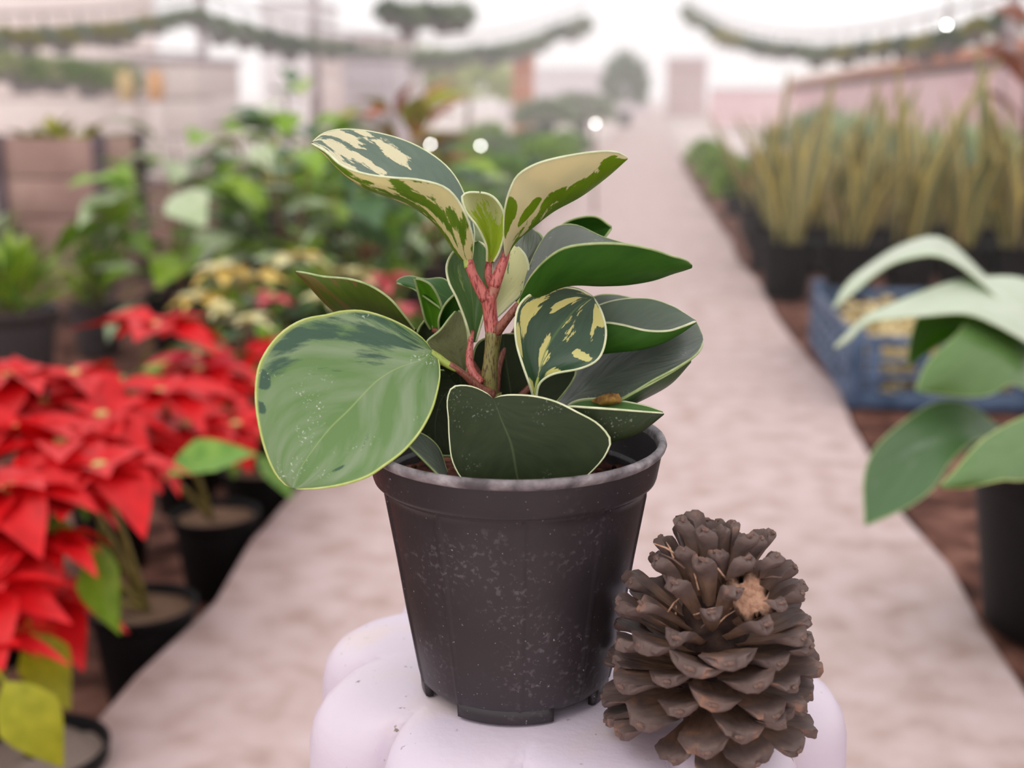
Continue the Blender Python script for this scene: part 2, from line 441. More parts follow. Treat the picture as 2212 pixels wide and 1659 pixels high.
M_DIRT = noise_mat('potting_soil', [(0.32, rgb(28, 16, 13)), (0.5, rgb(84, 50, 40)), (0.7, rgb(136, 90, 74))], 90, detail=8, rough=0.95, bump=1.0, bump_scale=260, spec=0.1)
hero = thing('potted_plant', 'plant with cream-streaked rounded leaves and red stems in black pot on white stand', 'potted plant', POT)
H = 0.116
def rib_mod(a, z):
    if z > 0.0975 or z < 0.006: return 1.0
    d = (math.degrees(a) + 90 + 63) % 36; d = min(d, 36-d)
    return 1.0 + (0.014 if d < 1.1 else 0.0)
pb = lathe_bm([(0, 0.006), (0.036, 0.005), (0.0405, 0.0052), (0.0425, 0.0075), (0.0433, 0.011), (0.0478, 0.038), (0.0520, 0.066), (0.0564, 0.093), (0.0572, 0.0982), (0.0594, 0.0984), (0.0603, 0.0990), (0.0608, 0.1005), (0.0622, 0.1085), (0.0627, 0.112)], 240, mod=rib_mod)
pot = obj('pot', pb, hero, M_POT); pot.scale = (1.018, 1.018, 1)
ib = lathe_bm([(0.0606, 0.112), (0.0595, 0.105), (0.0575, 0.098), (0.0555, 0.092), (0.052, 0.07), (0.044, 0.02), (0.0, 0.012)], 96); obj('pot_liner_wall', ib, pot, M_POT).name = 'inner_wall'
rb = lathe_bm([(0.0626, 0.1115), (0.0640, 0.1128), (0.0645, 0.1142), (0.0640, 0.1156), (0.0628, 0.1163), (0.0615, 0.1158), (0.0607, 0.1145), (0.0605, 0.1118)], 160, mod=lambda a, z: 1+0.0025*noise.noise(Vector((math.cos(a)*9, math.sin(a)*9, z*60))))
obj('rim', rb, pot, M_RIM)
for k in range(4):                                       # foot ring broken by four drainage gaps
    fb = bmesh.new(); a0 = R(-90+45*0 + k*90 - 33 + 4); a1 = a0 + R(58); rr = []
    for i in range(17):
        a = a0 + (a1-a0)*i/16; c, s = math.cos(a), math.sin(a)
        rr.append([fb.verts.new((r*c, r*s, z)) for r, z in ((0.0405, 0.0), (0.0418, 0.0008), (0.0424, 0.0085), (0.0385, 0.0085), (0.0385, 0.0))])
    for p_, q_ in zip(rr, rr[1:]):
        for i in range(5): fb.faces.new((p_[i], q_[i], q_[(i+1) % 5], p_[(i+1) % 5]))
    fb.faces.new(rr[0]); fb.faces.new(rr[-1][::-1])
    obj('foot', fb, pot, M_POT)
db = bmesh.new(); rings = []
for k in range(15):
    r = 0.0568*k/14
    rings.append([db.verts.new((r*math.cos(a*math.pi/24), r*math.sin(a*math.pi/24), 0.0965 + 0.004*noise.noise(Vector((r*math.cos(a*math.pi/24)*60, r*math.sin(a*math.pi/24)*60, 1))) + 0.003*noise.noise(Vector((r*math.cos(a*math.pi/24)*200, r*math.sin(a*math.pi/24)*200, 5))) - 0.003*(k/14)**4)) for a in range(48 if k else 1)])
for p_, q_ in zip(rings, rings[1:]):
    for i in range(48):
        j = (i+1) % 48
        if len(p_) == 1: db.faces.new((p_[0], q_[i], q_[j]))
        else: db.faces.new((p_[i], q_[i], q_[j], p_[j]))
obj('soil', db, hero, M_DIRT)
for k in range(46):                                      # crumbs of soil
    pass
cb = bmesh.new()
for k in range(150):
    a = random.uniform(0, 2*math.pi); r = 0.055*math.sqrt(random.random())
    mt = Matrix.Translation((r*math.cos(a), r*math.sin(a), 0.0975)) @ Euler((random.random()*3, random.random()*3, 0)).to_matrix().to_4x4() @ Matrix.Diagonal((1, random.uniform(.6, 1.2), random.uniform(.5, 1), 1))
    bmesh.ops.create_icosphere(cb, subdivisions=1, radius=random.uniform(0.0007, 0.0022), matrix=mt)
tag(obj('soil_crumbs', cb, hero, M_DIRT), kind='stuff')

def S(pts):                                              # (px, py, mm behind the pot's centre plane) -> world
    return [W(x, y, POT.y + d*0.001) for x, y, d in pts]
CREAM = rgb(232, 222, 160); CREAM2 = rgb(222, 212, 172)
RIMC = noise_mat('pale_leaf_margin', [(0.3, rgb(196, 204, 158)), (0.7, rgb(226, 228, 190))], 200, rough=0.35)
RIMG = noise_mat('green_leaf_margin', [(0.3, rgb(140, 160, 100)), (0.7, rgb(178, 190, 132))], 200, rough=0.35)
RIMY = noise_mat('yellow_green_margin', [(0.3, rgb(170, 186, 90)), (0.7, rgb(198, 204, 130))], 200, rough=0.35)
DK = (rgb(34, 62, 38), rgb(52, 84, 50)); GR = (rgb(52, 100, 40), rgb(78, 126, 48)); BR = (rgb(84, 136, 28), rgb(120, 168, 44))
T_dark = hero_leaf_mat('deep_green_face', rgb(44, 68, 40), rgb(70, 94, 58), vein=rgb(110, 136, 90), rough=0.4, trans=0.06)
T_grey = hero_leaf_mat('blue_green_face', rgb(68, 80, 68), rgb(104, 112, 98), vein=rgb(96, 116, 96), rough=0.34, trans=0.04, scars=0.35, seed=4)
U_green = hero_leaf_mat('green_underside', rgb(44, 92, 28), rgb(72, 122, 36), rough=0.5, trans=0.35, vein=rgb(110, 150, 60), spec=0.25)
U_streak = hero_leaf_mat('green_underside_with_yellow_flecks', rgb(40, 88, 28), rgb(70, 122, 30), cream=rgb(150, 168, 40), thr=0.95, kv=0.32, kmid=-0.1, su=9, sv=2.5, rough=0.5, trans=0.35, seed=2, spec=0.25)
U_brt = hero_leaf_mat('bright_green_underside', rgb(92, 148, 28), rgb(122, 176, 52), rough=0.5, trans=0.3, spec=0.25)
U_dark = hero_leaf_mat('dull_dark_underside', rgb(32, 42, 22), rgb(52, 62, 34), rough=0.6, trans=0.05, vein=rgb(76, 86, 58), spec=0.22, scars=0.2, seed=3)
U_olive = hero_leaf_mat('olive_underside', rgb(62, 86, 18), rgb(92, 112, 30), cream=rgb(110, 96, 44), thr=0.72, kv=0.28, rough=0.5, trans=0.35, seed=5, spec=0.25)
U_mott = hero_leaf_mat('mottled_brown_green_underside', rgb(84, 92, 56), rgb(126, 126, 88), cream=rgb(92, 80, 62), thr=0.60, su=14, sv=7, rough=0.6, trans=0.05, seed=8, spec=0.25)
T_var = hero_leaf_mat('cream_streaked_face', rgb(74, 98, 80), rgb(104, 122, 104), cream=CREAM2, thr=0.54, kmid=0.05, su=16, sv=2.4, seed=1.7, rough=0.26, blobs=((.2,.25,.6,.35,-.12),(.3,.85,.4,.2,.06)), trans=0.15, soft=0.012)
U_var = hero_leaf_mat('cream_underside_with_green', rgb(70, 118, 22), rgb(124, 152, 36), cream=CREAM, thr=0.55, kmid=0.10, su=13, sv=2.6, seed=6.1, rough=0.42, trans=0.3, soft=0.012, spec=0.3)
U_varB = hero_leaf_mat('cream_underside_with_green_keel', rgb(96, 134, 8), rgb(130, 160, 26), cream=rgb(234, 222, 170), thr=0.73, kmid=1.25, kv=-0.14, su=13, sv=3.2, seed=3.3, blobs=((.97,.22,.10,.16,-.75),(.80,.33,.045,.13,-.6),(.80,.88,.2,.10,-.4)), rough=0.42, trans=0.3, soft=0.012, spec=0.3)
U_young = hero_leaf_mat('lime_young_leaf', rgb(176, 206, 34), rgb(206, 222, 84), cream=rgb(232, 230, 170), thr=0.84, kv=0.42, kmid=0.25, su=16, sv=2.4, seed=2.2, rough=0.4, trans=0.35, vein=rgb(178, 200, 70))
T_spl = hero_leaf_mat('dark_face_with_cream_splashes', rgb(28, 58, 36), rgb(54, 84, 56), cream=rgb(206, 198, 118), thr=0.60, kmid=0.0, su=17, sv=1.3, seed=9.4, blobs=((.13,.55,.10,.22,.30),(.28,.78,.07,.16,.24),(.03,.35,.05,.12,.3),(.93,.86,.10,.10,.3),(.86,.52,.16,.05,.26),(.86,.24,.16,.09,.30),(.45,.42,.06,.2,.16),(.1,.08,.2,.08,.2)), rough=0.34, trans=0.1, vein=rgb(84, 116, 60), soft=0.014, vein_w=0.02)
T_sage = hero_leaf_mat('sage_face_with_dark_patch', rgb(46, 76, 58), rgb(62, 94, 66), cream=rgb(130, 150, 112), cream2=rgb(100, 132, 72), thr=0.30, su=7, sv=3.2, seed=12.4, blobs=((.15,.22,.28,.24,-.34),(.06,.5,.10,.20,-.26),(.02,.66,.07,.035,-.4),(.02,.74,.06,.03,-.4),(.82,.78,.03,.07,-.35)), rough=0.36, trans=0.08, vein=rgb(150, 170, 104), margin=rgb(160, 174, 100), scars=0.85, soft=0.05, vein_w=0.008)
T_side = hero_leaf_mat('green_face_light_streaks', rgb(74, 114, 54), rgb(112, 146, 88), cream=rgb(160, 180, 108), thr=0.66, su=12, sv=1.6, seed=7, rough=0.36, trans=0.2, vein=rgb(150, 176, 70), margin=rgb(196, 206, 150))
T_cg = hero_leaf_mat('cream_face_with_green_flecks', rgb(70, 104, 66), rgb(104, 132, 84), cream=rgb(212, 210, 150), thr=0.40, kmid=0.14, su=12, sv=2.6, seed=5.5, rough=0.36, trans=0.15, soft=0.012)

def leaf(A, M, B, mats, label=None, **k):
    o = skin_leaf('leaf', S(A), S(M), S(B), mats, hero, **k)
    if label: o['label'] = label
    return o
# upper left, folded up like a trough
leaf([(1016, 560, 8), (1024, 500, 16), (1004, 425, 26), (975, 372, 30), (930, 333, 32), (870, 303, 32), (800, 285, 28), (740, 280, 20), (700, 288, 8), (674, 308, 0)],
     [(1013, 575, 0), (985, 545, -3), (948, 490, -6), (905, 452, -8), (850, 422, -8), (800, 400, -8), (745, 366, -6), (705, 330, -4), (674, 309, -1)],
     [(1019, 560, -3), (1022, 520, -10), (1008, 470, -18), (985, 428, -22), (955, 402, -25), (900, 388, -27), (850, 384, -27), (790, 376, -24), (740, 358, -18), (705, 328, -10), (674, 310, -2)],
     (T_var, U_var, RIMC), 'cream-streaked leaf folded up along its midrib', near_top=False, probe=0.85, nv=40)
# upper right, cream underside with a green keel
leaf([(1094, 548, 5), (1104, 500, 16), (1112, 440, 26), (1130, 400, 32), (1175, 372, 34), (1240, 350, 30), (1310, 340, 14), (1354, 341, 2)],
     [(1092, 556, 0), (1113, 522, 0), (1150, 490, 0), (1195, 455, 0), (1255, 422, 0), (1310, 381, 0), (1354, 342, 0)],
     [(1090, 548, -3), (1088, 495, -10), (1091, 450, -16), (1102, 410, -20), (1120, 378, -22), (1160, 354, -24), (1220, 338, -22), (1290, 328, -14), (1330, 329, -7), (1354, 340, 0)],
     (T_var, U_varB, RIMC), 'pale cream leaf with a green lower edge', near_top=False, probe=0.8, nv=40)
# youngest leaf in the middle
leaf([(1052, 565, 0), (1050, 530, -5), (1030, 488, -10), (1008, 460, -10), (998, 426, -8), (1012, 416, -6), (1036, 416, -4)],
     [(1059, 568, 2), (1060, 530, 4), (1056, 500, 4), (1050, 470, 4), (1045, 440, 2), (1038, 416, -2)],
     [(1067, 565, 0), (1080, 540, -2), (1090, 500, -3), (1088, 460, -4), (1072, 432, -4), (1055, 420, -4), (1038, 416, -4)],
     (T_side, U_young, RIMC), 'small lime green young leaf', near_top=False, nv=20)
# right, middle height: long leaf, green underside and grey upper face
leaf([(1126, 630, 6), (1140, 585, 18), (1160, 540, 30), (1185, 503, 38), (1215, 487, 42), (1250, 489, 42), (1300, 512, 38), (1350, 527, 30), (1420, 548, 16), (1493, 574, 2)],
     [(1120, 668, -2), (1155, 648, -6), (1205, 620, -10), (1245, 612, -12), (1300, 615, -12), (1350, 614, -12), (1405, 605, -11), (1450, 590, -8), (1475, 583, -5), (1493, 577, 0)],
     [(1126, 640, -8), (1145, 600, -20), (1180, 561, -30), (1220, 536, -35), (1275, 527, -37), (1340, 527, -36), (1400, 537, -30), (1450, 553, -20), (1480, 562, -10), (1493, 572, -2)],
     (T_grey, U_streak, RIMG), 'long leaf pointing right with green underside', near_top=False, probe=0.85, nv=40)
# small bright one behind it
leaf([(1190, 520, 52), (1215, 486, 52), (1250, 471, 52), (1288, 469, 52), (1320, 490, 52)], [(1190, 528, 56), (1240, 505, 58), (1290, 500, 56), (1320, 492, 52)],
     [(1190, 536, 52), (1240, 535, 50), (1290, 528, 50), (1310, 508, 50), (1320, 494, 52)], (T_side, U_green, RIMG), near_top=False)
# dark leaf rising behind the branching
leaf([(1095, 640, 30), (1100, 580, 34), (1112, 530, 38), (1130, 505, 40), (1148, 494, 42)], [(1110, 650, 26), (1130, 590, 30), (1145, 540, 36), (1150, 496, 42)],
     [(1125, 650, 26), (1165, 590, 32), (1176, 535, 36), (1168, 508, 40), (1152, 497, 42)], (T_grey, U_green, RIMG))
# cream leaf behind the stem, right half of view
leaf([(1060, 690, 14), (1055, 640, 20), (1070, 590, 26), (1090, 550, 30), (1112, 533, 32)], [(1064, 690, 12), (1085, 640, 18), (1105, 590, 22), (1118, 535, 30)],
     [(1068, 690, 10), (1105, 655, 12), (1132, 625, 14), (1142, 585, 18), (1136, 555, 24), (1120, 534, 30)], (T_cg, U_var, RIMC), 'cream leaf behind the red stem')
# oval leaf left of the stem
leaf([(1018, 738, 6), (1006, 695, 2), (987, 645, 0), (970, 610, 0), (965, 575, 4), (978, 546, 10), (1002, 528, 14), (1028, 521, 16)],
     [(1022, 740, 8), (1022, 690, 10), (1018, 640, 12), (1014, 590, 14), (1022, 545, 16), (1032, 521, 17)],
     [(1028, 738, 8), (1042, 690, 8), (1056, 640, 10), (1062, 590, 12), (1058, 550, 14), (1046, 530, 16), (1034, 521, 17)], (T_side, U_green, RIMC), 'oval green leaf left of the red stem')
# left, narrow olive leaf
leaf([(900, 715, 20), (860, 705, 26), (800, 690, 34), (745, 670, 34), (700, 640, 28), (665, 608, 16), (641, 588, 8)],
     [(900, 716, 8), (850, 705, 4), (780, 690, 2), (728, 668, 0), (692, 638, 0), (664, 610, 2), (641, 589, 6)],
     [(896, 712, 0), (872, 680, -8), (842, 645, -12), (800, 617, -14), (755, 603, -12), (700, 598, -6), (665, 591, 0), (641, 587, 5)],
     (T_dark, U_olive, RIMG), 'narrow olive leaf pointing left', near_top=False, probe=0.75)
# the big round leaf lower left
leaf([(930, 757, -10), (915, 735, -10), (880, 709, -13), (830, 685, -17), (780, 672, -21), (735, 674, -26), (708, 681, -30), (660, 690, -36), (620, 711, -41), (590, 740, -45), (570, 770, -48), (558, 800, -51), (553, 850, -55), (557, 900, -58), (570, 960, -60), (590, 1012, -61), (612, 1042, -61), (632, 1053, -60)],
     [(932, 760, -14), (911, 777, -20), (858, 796, -26), (818, 820, -32), (792, 844, -36), (752, 887, -43), (712, 926, -49), (673, 976, -56), (645, 1020, -60), (634, 1053, -61)],
     [(934, 757, -10), (945, 775, -14), (949, 812, -18), (942, 852, -24), (930, 890, -30), (905, 935, -37), (870, 975, -44), (830, 1005, -50), (795, 1028, -54), (745, 1045, -58), (690, 1054, -60), (640, 1056, -61)],
     (T_sage, U_green, RIMY), 'largest leaf, sage green and rounded, hanging over the pot rim', nv=44, nu=20, th=0.0012)
# dark leaves around the foot of the stem
leaf([(1000, 805, 2), (960, 780, 0), (930, 755, 0), (922, 738, 2), (950, 714, 4), (970, 688, 6), (984, 672, 8)], [(1004, 808, 6), (985, 770, 8), (978, 730, 8), (986, 700, 8), (988, 672, 8)],
     [(1008, 805, 4), (1012, 770, 4), (1012, 730, 6), (1006, 700, 7), (998, 677, 8), (990, 671, 8)], (T_dark, U_mott, RIMG), 'mottled brown-green leaf beside the largest leaf', near_top=False)
leaf([(930, 712, 20), (918, 690, 18), (908, 650, 16), (900, 620, 14), (896, 603, 12)], [(938, 712, 22), (932, 680, 22), (922, 640, 20), (908, 612, 15), (897, 603, 12)],
     [(948, 712, 18), (956, 680, 16), (950, 650, 14), (932, 617, 12), (912, 605, 12), (898, 602, 12)], (U_brt, U_brt, RIMG), near_top=False)
leaf([(990, 640, 30), (960, 604, 36), (920, 604, 40), (885, 598, 40), (866, 602, 38), (856, 610, 34)], [(990, 660, 24), (955, 640, 24), (915, 622, 26), (880, 612, 28), (857, 611, 32)],
     [(990, 690, 20), (955, 668, 16), (915, 640, 18), (885, 620, 24), (857, 612, 30)], (T_grey, U_green, RIMG), near_top=False)
leaf([(950, 720, 14), (948, 690, 12), (960, 660, 12), (978, 640, 12), (990, 632, 12)], [(965, 725, 18), (966, 695, 18), (980, 665, 16), (992, 634, 12)], [(985, 725, 14), (1000, 700, 12), (1006, 670, 12), (996, 636, 12)], (T_dark, U_green, RIMG), near_top=False)
leaf([(915, 770, 20), (900, 735, 20), (905, 710, 22), (918, 692, 22)], [(930, 770, 22), (925, 735, 24), (922, 694, 23)], [(950, 765, 20), (945, 730, 20), (930, 700, 22), (922, 692, 22)], (T_dark, U_dark, RIMG), near_top=False)
# big dark leaf standing behind the stem
leaf([(1080, 925, 8), (1040, 880, 10), (1022, 820, 12), (1022, 770, 14), (1036, 738, 16), (1075, 722, 18)], [(1110, 930, 10), (1105, 860, 14), (1095, 790, 17), (1085, 722, 19)],
     [(1150, 925, 8), (1205, 865, 8), (1238, 820, 10), (1240, 790, 12), (1190, 745, 15), (1130, 723, 18), (1090, 721, 19)], (T_dark, U_dark, RIMG), 'dull dark leaf standing behind the stem', near_top=False)
# variegated round leaf in front
leaf([(1152, 858, -18), (1143, 828, -20), (1128, 785, -20), (1116, 742, -19), (1113, 700, -18), (1120, 664, -16), (1140, 640, -15), (1170, 627, -14), (1210, 620, -13), (1250, 625, -13), (1280, 640, -13)],
     [(1155, 860, -17), (1165, 800, -14), (1185, 745, -12), (1220, 695, -11), (1252, 660, -12), (1282, 642, -13)],
     [(1158, 858, -18), (1166, 828, -19), (1195, 808, -20), (1250, 797, -20), (1286, 781, -19), (1303, 755, -18), (1309, 715, -16), (1300, 675, -15), (1284, 644, -13)],
     (T_spl, U_green, RIMC), 'round dark leaf with cream splashes right of the stem', nv=34, nu=18)
# right side: folded leaf with green underside
leaf([(1200, 730, 26), (1240, 690, 32), (1290, 662, 38), (1340, 648, 42), (1400, 646, 44), (1450, 661, 36), (1480, 678, 26), (1503, 693, 14)],
     [(1200, 760, 10), (1260, 765, 6), (1320, 758, 4), (1375, 750, 4), (1425, 738, 5), (1470, 717, 8), (1503, 695, 12)],
     [(1200, 720, -2), (1250, 705, -6), (1300, 697, -8), (1340, 701, -8), (1395, 714, -7), (1440, 715, -4), (1470, 707, 2), (1503, 694, 10)],
     (T_dark, U_green, RIMC), 'dark leaf at right with a pale edge and bright green underside', near_top=False, probe=0.85, nv=36)
leaf([(1230, 700, 48), (1270, 650, 52), (1310, 637, 54), (1370, 646, 52), (1420, 660, 46)], [(1230, 720, 44), (1290, 690, 44), (1350, 675, 44), (1420, 664, 44)],
     [(1230, 735, 36), (1290, 725, 34), (1350, 710, 36), (1400, 690, 40), (1420, 668, 44)], (T_grey, U_dark, RIMG))
# broad bluish leaf at far right
leaf([(1195, 880, 16), (1225, 810, 24), (1300, 745, 34), (1400, 705, 40), (1460, 690, 40), (1500, 694, 36), (1517, 726, 28)],
     [(1200, 885, 10), (1280, 835, 10), (1360, 795, 12), (1440, 765, 16), (1500, 745, 22), (1518, 733, 26)],
     [(1215, 900, 4), (1300, 880, -2), (1360, 852, -4), (1410, 822, -4), (1455, 798, 0), (1498, 771, 8), (1514, 752, 18), (1518, 738, 26)],
     (T_grey, U_dark, RIMG), 'broad bluish leaf at the far right of the plant', nv=34, nu=18)
leaf([(1280, 900, -2), (1340, 865, -4), (1400, 832, -4), (1450, 804, 0), (1490, 778, 8)], [(1280, 905, 2), (1345, 880, 2), (1405, 852, 4), (1450, 825, 6), (1490, 782, 10)],
     [(1285, 905, 8), (1350, 875, 12), (1410, 845, 12), (1455, 815, 12), (1492, 779, 10)], (T_dark, U_dark, RIMG), near_top=False)
# front dark leaf over the rim
leaf([(1063, 861, -33), (1048, 848, -32), (1022, 836, -30), (994, 833, -28), (975, 840, -27), (967, 868, -28), (970, 905, -30), (972, 950, -32), (980, 1000, -36), (1010, 1045, -40), (1080, 1085, -42), (1130, 1096, -42)],
     [(1066, 861, -34), (1085, 910, -39), (1105, 960, -42), (1118, 1030, -43), (1135, 1096, -43)],
     [(1069, 861, -33), (1095, 854, -34), (1150, 856, -35), (1200, 868, -36), (1245, 890, -37), (1290, 915, -37), (1317, 948, -37), (1311, 975, -38), (1292, 1003, -39), (1255, 1038, -41), (1200, 1074, -42), (1140, 1096, -43)],
     (T_dark, U_dark, RIMC), 'broad dull green leaf with a pale edge at the front of the pot', near_top=False, nv=34, nu=20, probe=0.7)
# right front, boat-shaped
leaf([(1200, 905, 4), (1240, 868, 0), (1300, 861, -2), (1350, 868, -4), (1400, 879, -6), (1432, 891, -9)],
     [(1200, 930, -18), (1280, 960, -24), (1330, 950, -26), (1375, 935, -24), (1405, 915, -18), (1432, 894, -11)],
     [(1200, 890, -28), (1228, 879, -30), (1262, 880, -31), (1320, 884, -30), (1380, 889, -24), (1432, 893, -12)],
     (T_side, U_dark, RIMC), 'boat-shaped leaf with a yellow edge above the pot rim', near_top=False, probe=0.85)
M_BROWN = flat2('dry_brown_scab', rgb(96, 60, 34), rgb(170, 130, 60), 300, rough=0.8)
leaf([(1278, 868, -6), (1300, 856, -6), (1322, 850, -6)], [(1296, 872, -8), (1316, 862, -10), (1330, 853, -7)], [(1310, 875, -6), (1332, 870, -8), (1341, 866, -8), (1334, 851, -6)], (M_BROWN, M_BROWN, M_BROWN), 'curled dry brown leaf tip', nu=6, nv=8)
leaf([(1010, 950, 22), (950, 910, 22), (930, 850, 22), (940, 800, 22), (975, 772, 22)], [(1030, 950, 24), (1010, 880, 25), (995, 820, 25), (985, 771, 23)], [(1060, 940, 22), (1072, 870, 22), (1058, 805, 22), (1000, 770, 22)], (T_dark, U_dark, RIMG), near_top=False)
# low leaves inside the pot, at left
leaf([(960, 800, 4), (920, 800, 0), (890, 850, -6), (880, 900, -10), (900, 950, -14), (930, 975, -16)], [(985, 830, 6), (955, 860, 4), (940, 910, 0), (940, 975, -8)],
     [(1010, 840, 4), (1040, 870, 2), (1040, 930, 0), (1000, 980, -6), (950, 985, -12)], (T_dark, U_dark, RIMG), near_top=False)
leaf([(960, 1040, -30), (930, 1010, -30), (895, 975, -30), (865, 945, -30)], [(962, 1030, -26), (935, 990, -26), (900, 955, -26), (866, 943, -28)], [(965, 1020, -22), (945, 965, -20), (905, 935, -22), (868, 940, -26)], (T_grey, U_dark, RIMG))
leaf([(1090, 900, 40), (1190, 860, 44), (1270, 860, 46), (1330, 870, 44)], [(1110, 915, 30), (1190, 900, 34), (1270, 885, 38), (1335, 875, 42)], [(1120, 930, 20), (1200, 930, 22), (1280, 915, 30), (1335, 880, 40)], (T_dark, U_dark, RIMG))

# stems
def stem_mat(name, lo, hi, streak):
    m, nt, N, L, P = nmat(name)
    tc = N.new('ShaderNodeTexCoord'); mp = N.new('ShaderNodeMapping'); mp.inputs['Scale'].default_value = (1, 1, 0.22); L.new(tc.outputs['Object'], mp.inputs[0])
    nz = N.new('ShaderNodeTexNoise'); nz.inputs['Scale'].default_value = 1300; nz.inputs['Detail'].default_value = 4; L.new(mp.outputs[0], nz.inputs['Vector'])
    nb = N.new('ShaderNodeTexNoise'); nb.inputs['Scale'].default_value = 70; L.new(mp.outputs[0], nb.inputs['Vector'])
    base = mixc(N, L, nb.outputs['Fac'], lo, hi)
    f = mathn(N, L, 'MULTIPLY', mathn(N, L, 'SUBTRACT', nz.outputs['Fac'], 0.50), 9, True)
    base = mixc(N, L, mathn(N, L, 'MULTIPLY', f, 0.75), base, streak)
    L.new(base, P.inputs['Base Color']); P.inputs['Roughness'].default_value = 0.38
    P.inputs['Subsurface Weight'].default_value = 0.08; P.inputs['Subsurface Radius'].default_value = (0.004, 0.001, 0.001)
    return m
ST_RED = stem_mat('red_stem', rgb(160, 56, 58), rgb(214, 130, 118), rgb(112, 14, 24))
ST_PALE = stem_mat('pale_red_stem', rgb(150, 84, 74), rgb(186, 128, 108), rgb(140, 44, 44))
ST_GREEN = stem_mat('green_brown_stem', rgb(112, 110, 54), rgb(150, 138, 84), rgb(70, 34, 26))
ST_BRN = stem_mat('red_brown_stem', rgb(118, 64, 52), rgb(158, 98, 78), rgb(96, 40, 34))
ST_LIME = stem_mat('lime_stalk', rgb(140, 160, 60), rgb(176, 190, 96), rgb(150, 150, 70))
def stem(name, pts, radii, mat, label=None, loc=None):
    w = S(pts); org = w[0]
    b = tube_bm([p-org for p in w], radii, 12, samples=14)
    o = obj(name, b, hero, mat); o.location = org - POT
    if label: o['label'] = label
    return o
U = 1/4930.0
stem('stem', [(1076, 1000, -2), (1070, 930, -2), (1066, 880, -2), (1063, 850, -2)], [17*U, 18*U, 18*U, 21*U], ST_GREEN)
stem('stem', [(1056, 853, -2), (1056, 820, -2), (1060, 780, -2), (1064, 745, -2), (1067, 716, -2)], [19*U, 18*U, 16*U, 16*U, 18.5*U], ST_GREEN, 'green-brown lower stem')
stem('stem', [(1066, 722, -2), (1060, 690, -2), (1057, 660, -2), (1054, 638, -2)], [17*U, 15*U, 15*U, 18*U], ST_RED, 'red upper stem')
stem('stem', [(1056, 646, -2), (1066, 628, -2), (1072, 606, -2)], [15*U, 12*U, 12.5*U], ST_PALE)
stem('petiole', [(1050, 645, -3), (1034, 618, -4), (1020, 590, -5), (1012, 562, -3), (1003, 535, -3)], [14*U, 12*U, 10*U, 10*U, 8*U], ST_RED)
stem('petiole', [(1013, 578, -4), (1008, 555, -3), (995, 530, -4), (980, 510, -6)], [10*U, 9*U, 7*U, 3*U], ST_LIME)
stem('petiole', [(1064, 622, 0), (1056, 600, 1), (1055, 582, 2), (1057, 560, 3), (1058, 540, 4)], [10*U, 9*U, 8*U, 7*U, 5*U], ST_RED)
stem('petiole', [(1068, 618, -2), (1078, 590, -2), (1088, 565, -1), (1094, 545, 0), (1102, 520, 0)], [13*U, 12*U, 10*U, 8*U, 5*U], ST_RED)
stem('petiole', [(1072, 716, -3), (1088, 698, -5), (1104, 678, -6), (1122, 658, -6)], [13*U, 10*U, 9*U, 9*U], ST_BRN)
stem('petiole', [(1108, 676, -6), (1122, 660, -5), (1140, 640, -6), (1165, 620, -8)], [9*U, 10*U, 9*U, 3*U], ST_LIME)
stem('petiole', [(1062, 855, -4), (1035, 838, -7), (1010, 815, -9), (988, 798, -11), (970, 787, -12)], [15*U, 11*U, 9*U, 7*U, 7*U], ST_BRN)
stem('petiole', [(986, 797, -11), (965, 786, -12), (945, 772, -13), (930, 762, -14)], [7.5*U, 8*U, 9*U, 8*U], ST_LIME)
stem('petiole', [(1040, 828, -6), (1022, 806, -4), (1014, 780, -1), (1016, 745, 3), (1020, 715, 7)], [10*U, 9*U, 8.5*U, 6.5*U, 5*U], ST_RED)
stem('petiole', [(1085, 930, -6), (1140, 905, -12), (1152, 880, -16), (1155, 850, -17), (1163, 815, -15)], [9*U, 8*U, 7*U, 8*U, 3*U], ST_LIME)
stem('petiole', [(1085, 960, 0), (1140, 930, 4), (1200, 885, 10)], [12*U, 10*U, 7*U], ST_BRN)
stem('petiole', [(1070, 960, -6), (1072, 905, -24), (1068, 868, -33)], [9*U, 8*U, 7*U], ST_GREEN)
stem('petiole', [(1068, 900, 2), (1080, 780, 16), (1120, 700, 24), (1135, 630, 28)], [9*U, 8*U, 7*U, 6*U], ST_BRN)
stem('petiole', [(1068, 880, 2), (1030, 800, 12), (975, 730, 16), (935, 712, 18)], [9*U, 8*U, 7*U, 6*U], ST_BRN)
stem('petiole', [(1075, 900, 4), (1150, 830, 14), (1200, 760, 14), (1240, 755, 12)], [9*U, 8*U, 7*U, 6*U], ST_BRN)

# ------------------------------------------------------------------ pinecone
m, nt, N, L, P = nmat('weathered_cone_scale'); M_CONE = m
tc = N.new('ShaderNodeTexCoord'); uv = N.new('ShaderNodeUVMap'); sp = N.new('ShaderNodeSeparateXYZ'); L.new(uv.outputs[0], sp.inputs[0])
oi = N.new('ShaderNodeObjectInfo')
ad = N.new('ShaderNodeVectorMath'); ad.operation = 'ADD'; L.new(tc.outputs['Object'], ad.inputs[0]); L.new(oi.outputs['Random'], ad.inputs[1])
mp = N.new('ShaderNodeMapping'); mp.inputs['Scale'].default_value = (1.6, 0.5, 1); L.new(ad.outputs[0], mp.inputs[0])
n1 = N.new('ShaderNodeTexNoise'); n1.inputs['Scale'].default_value = 7; n1.inputs['Detail'].default_value = 8; L.new(mp.outputs[0], n1.inputs['Vector'])
n2 = N.new('ShaderNodeTexNoise'); n2.inputs['Scale'].default_value = 3.2; n2.inputs['Detail'].default_value = 6; L.new(ad.outputs[0], n2.inputs['Vector'])
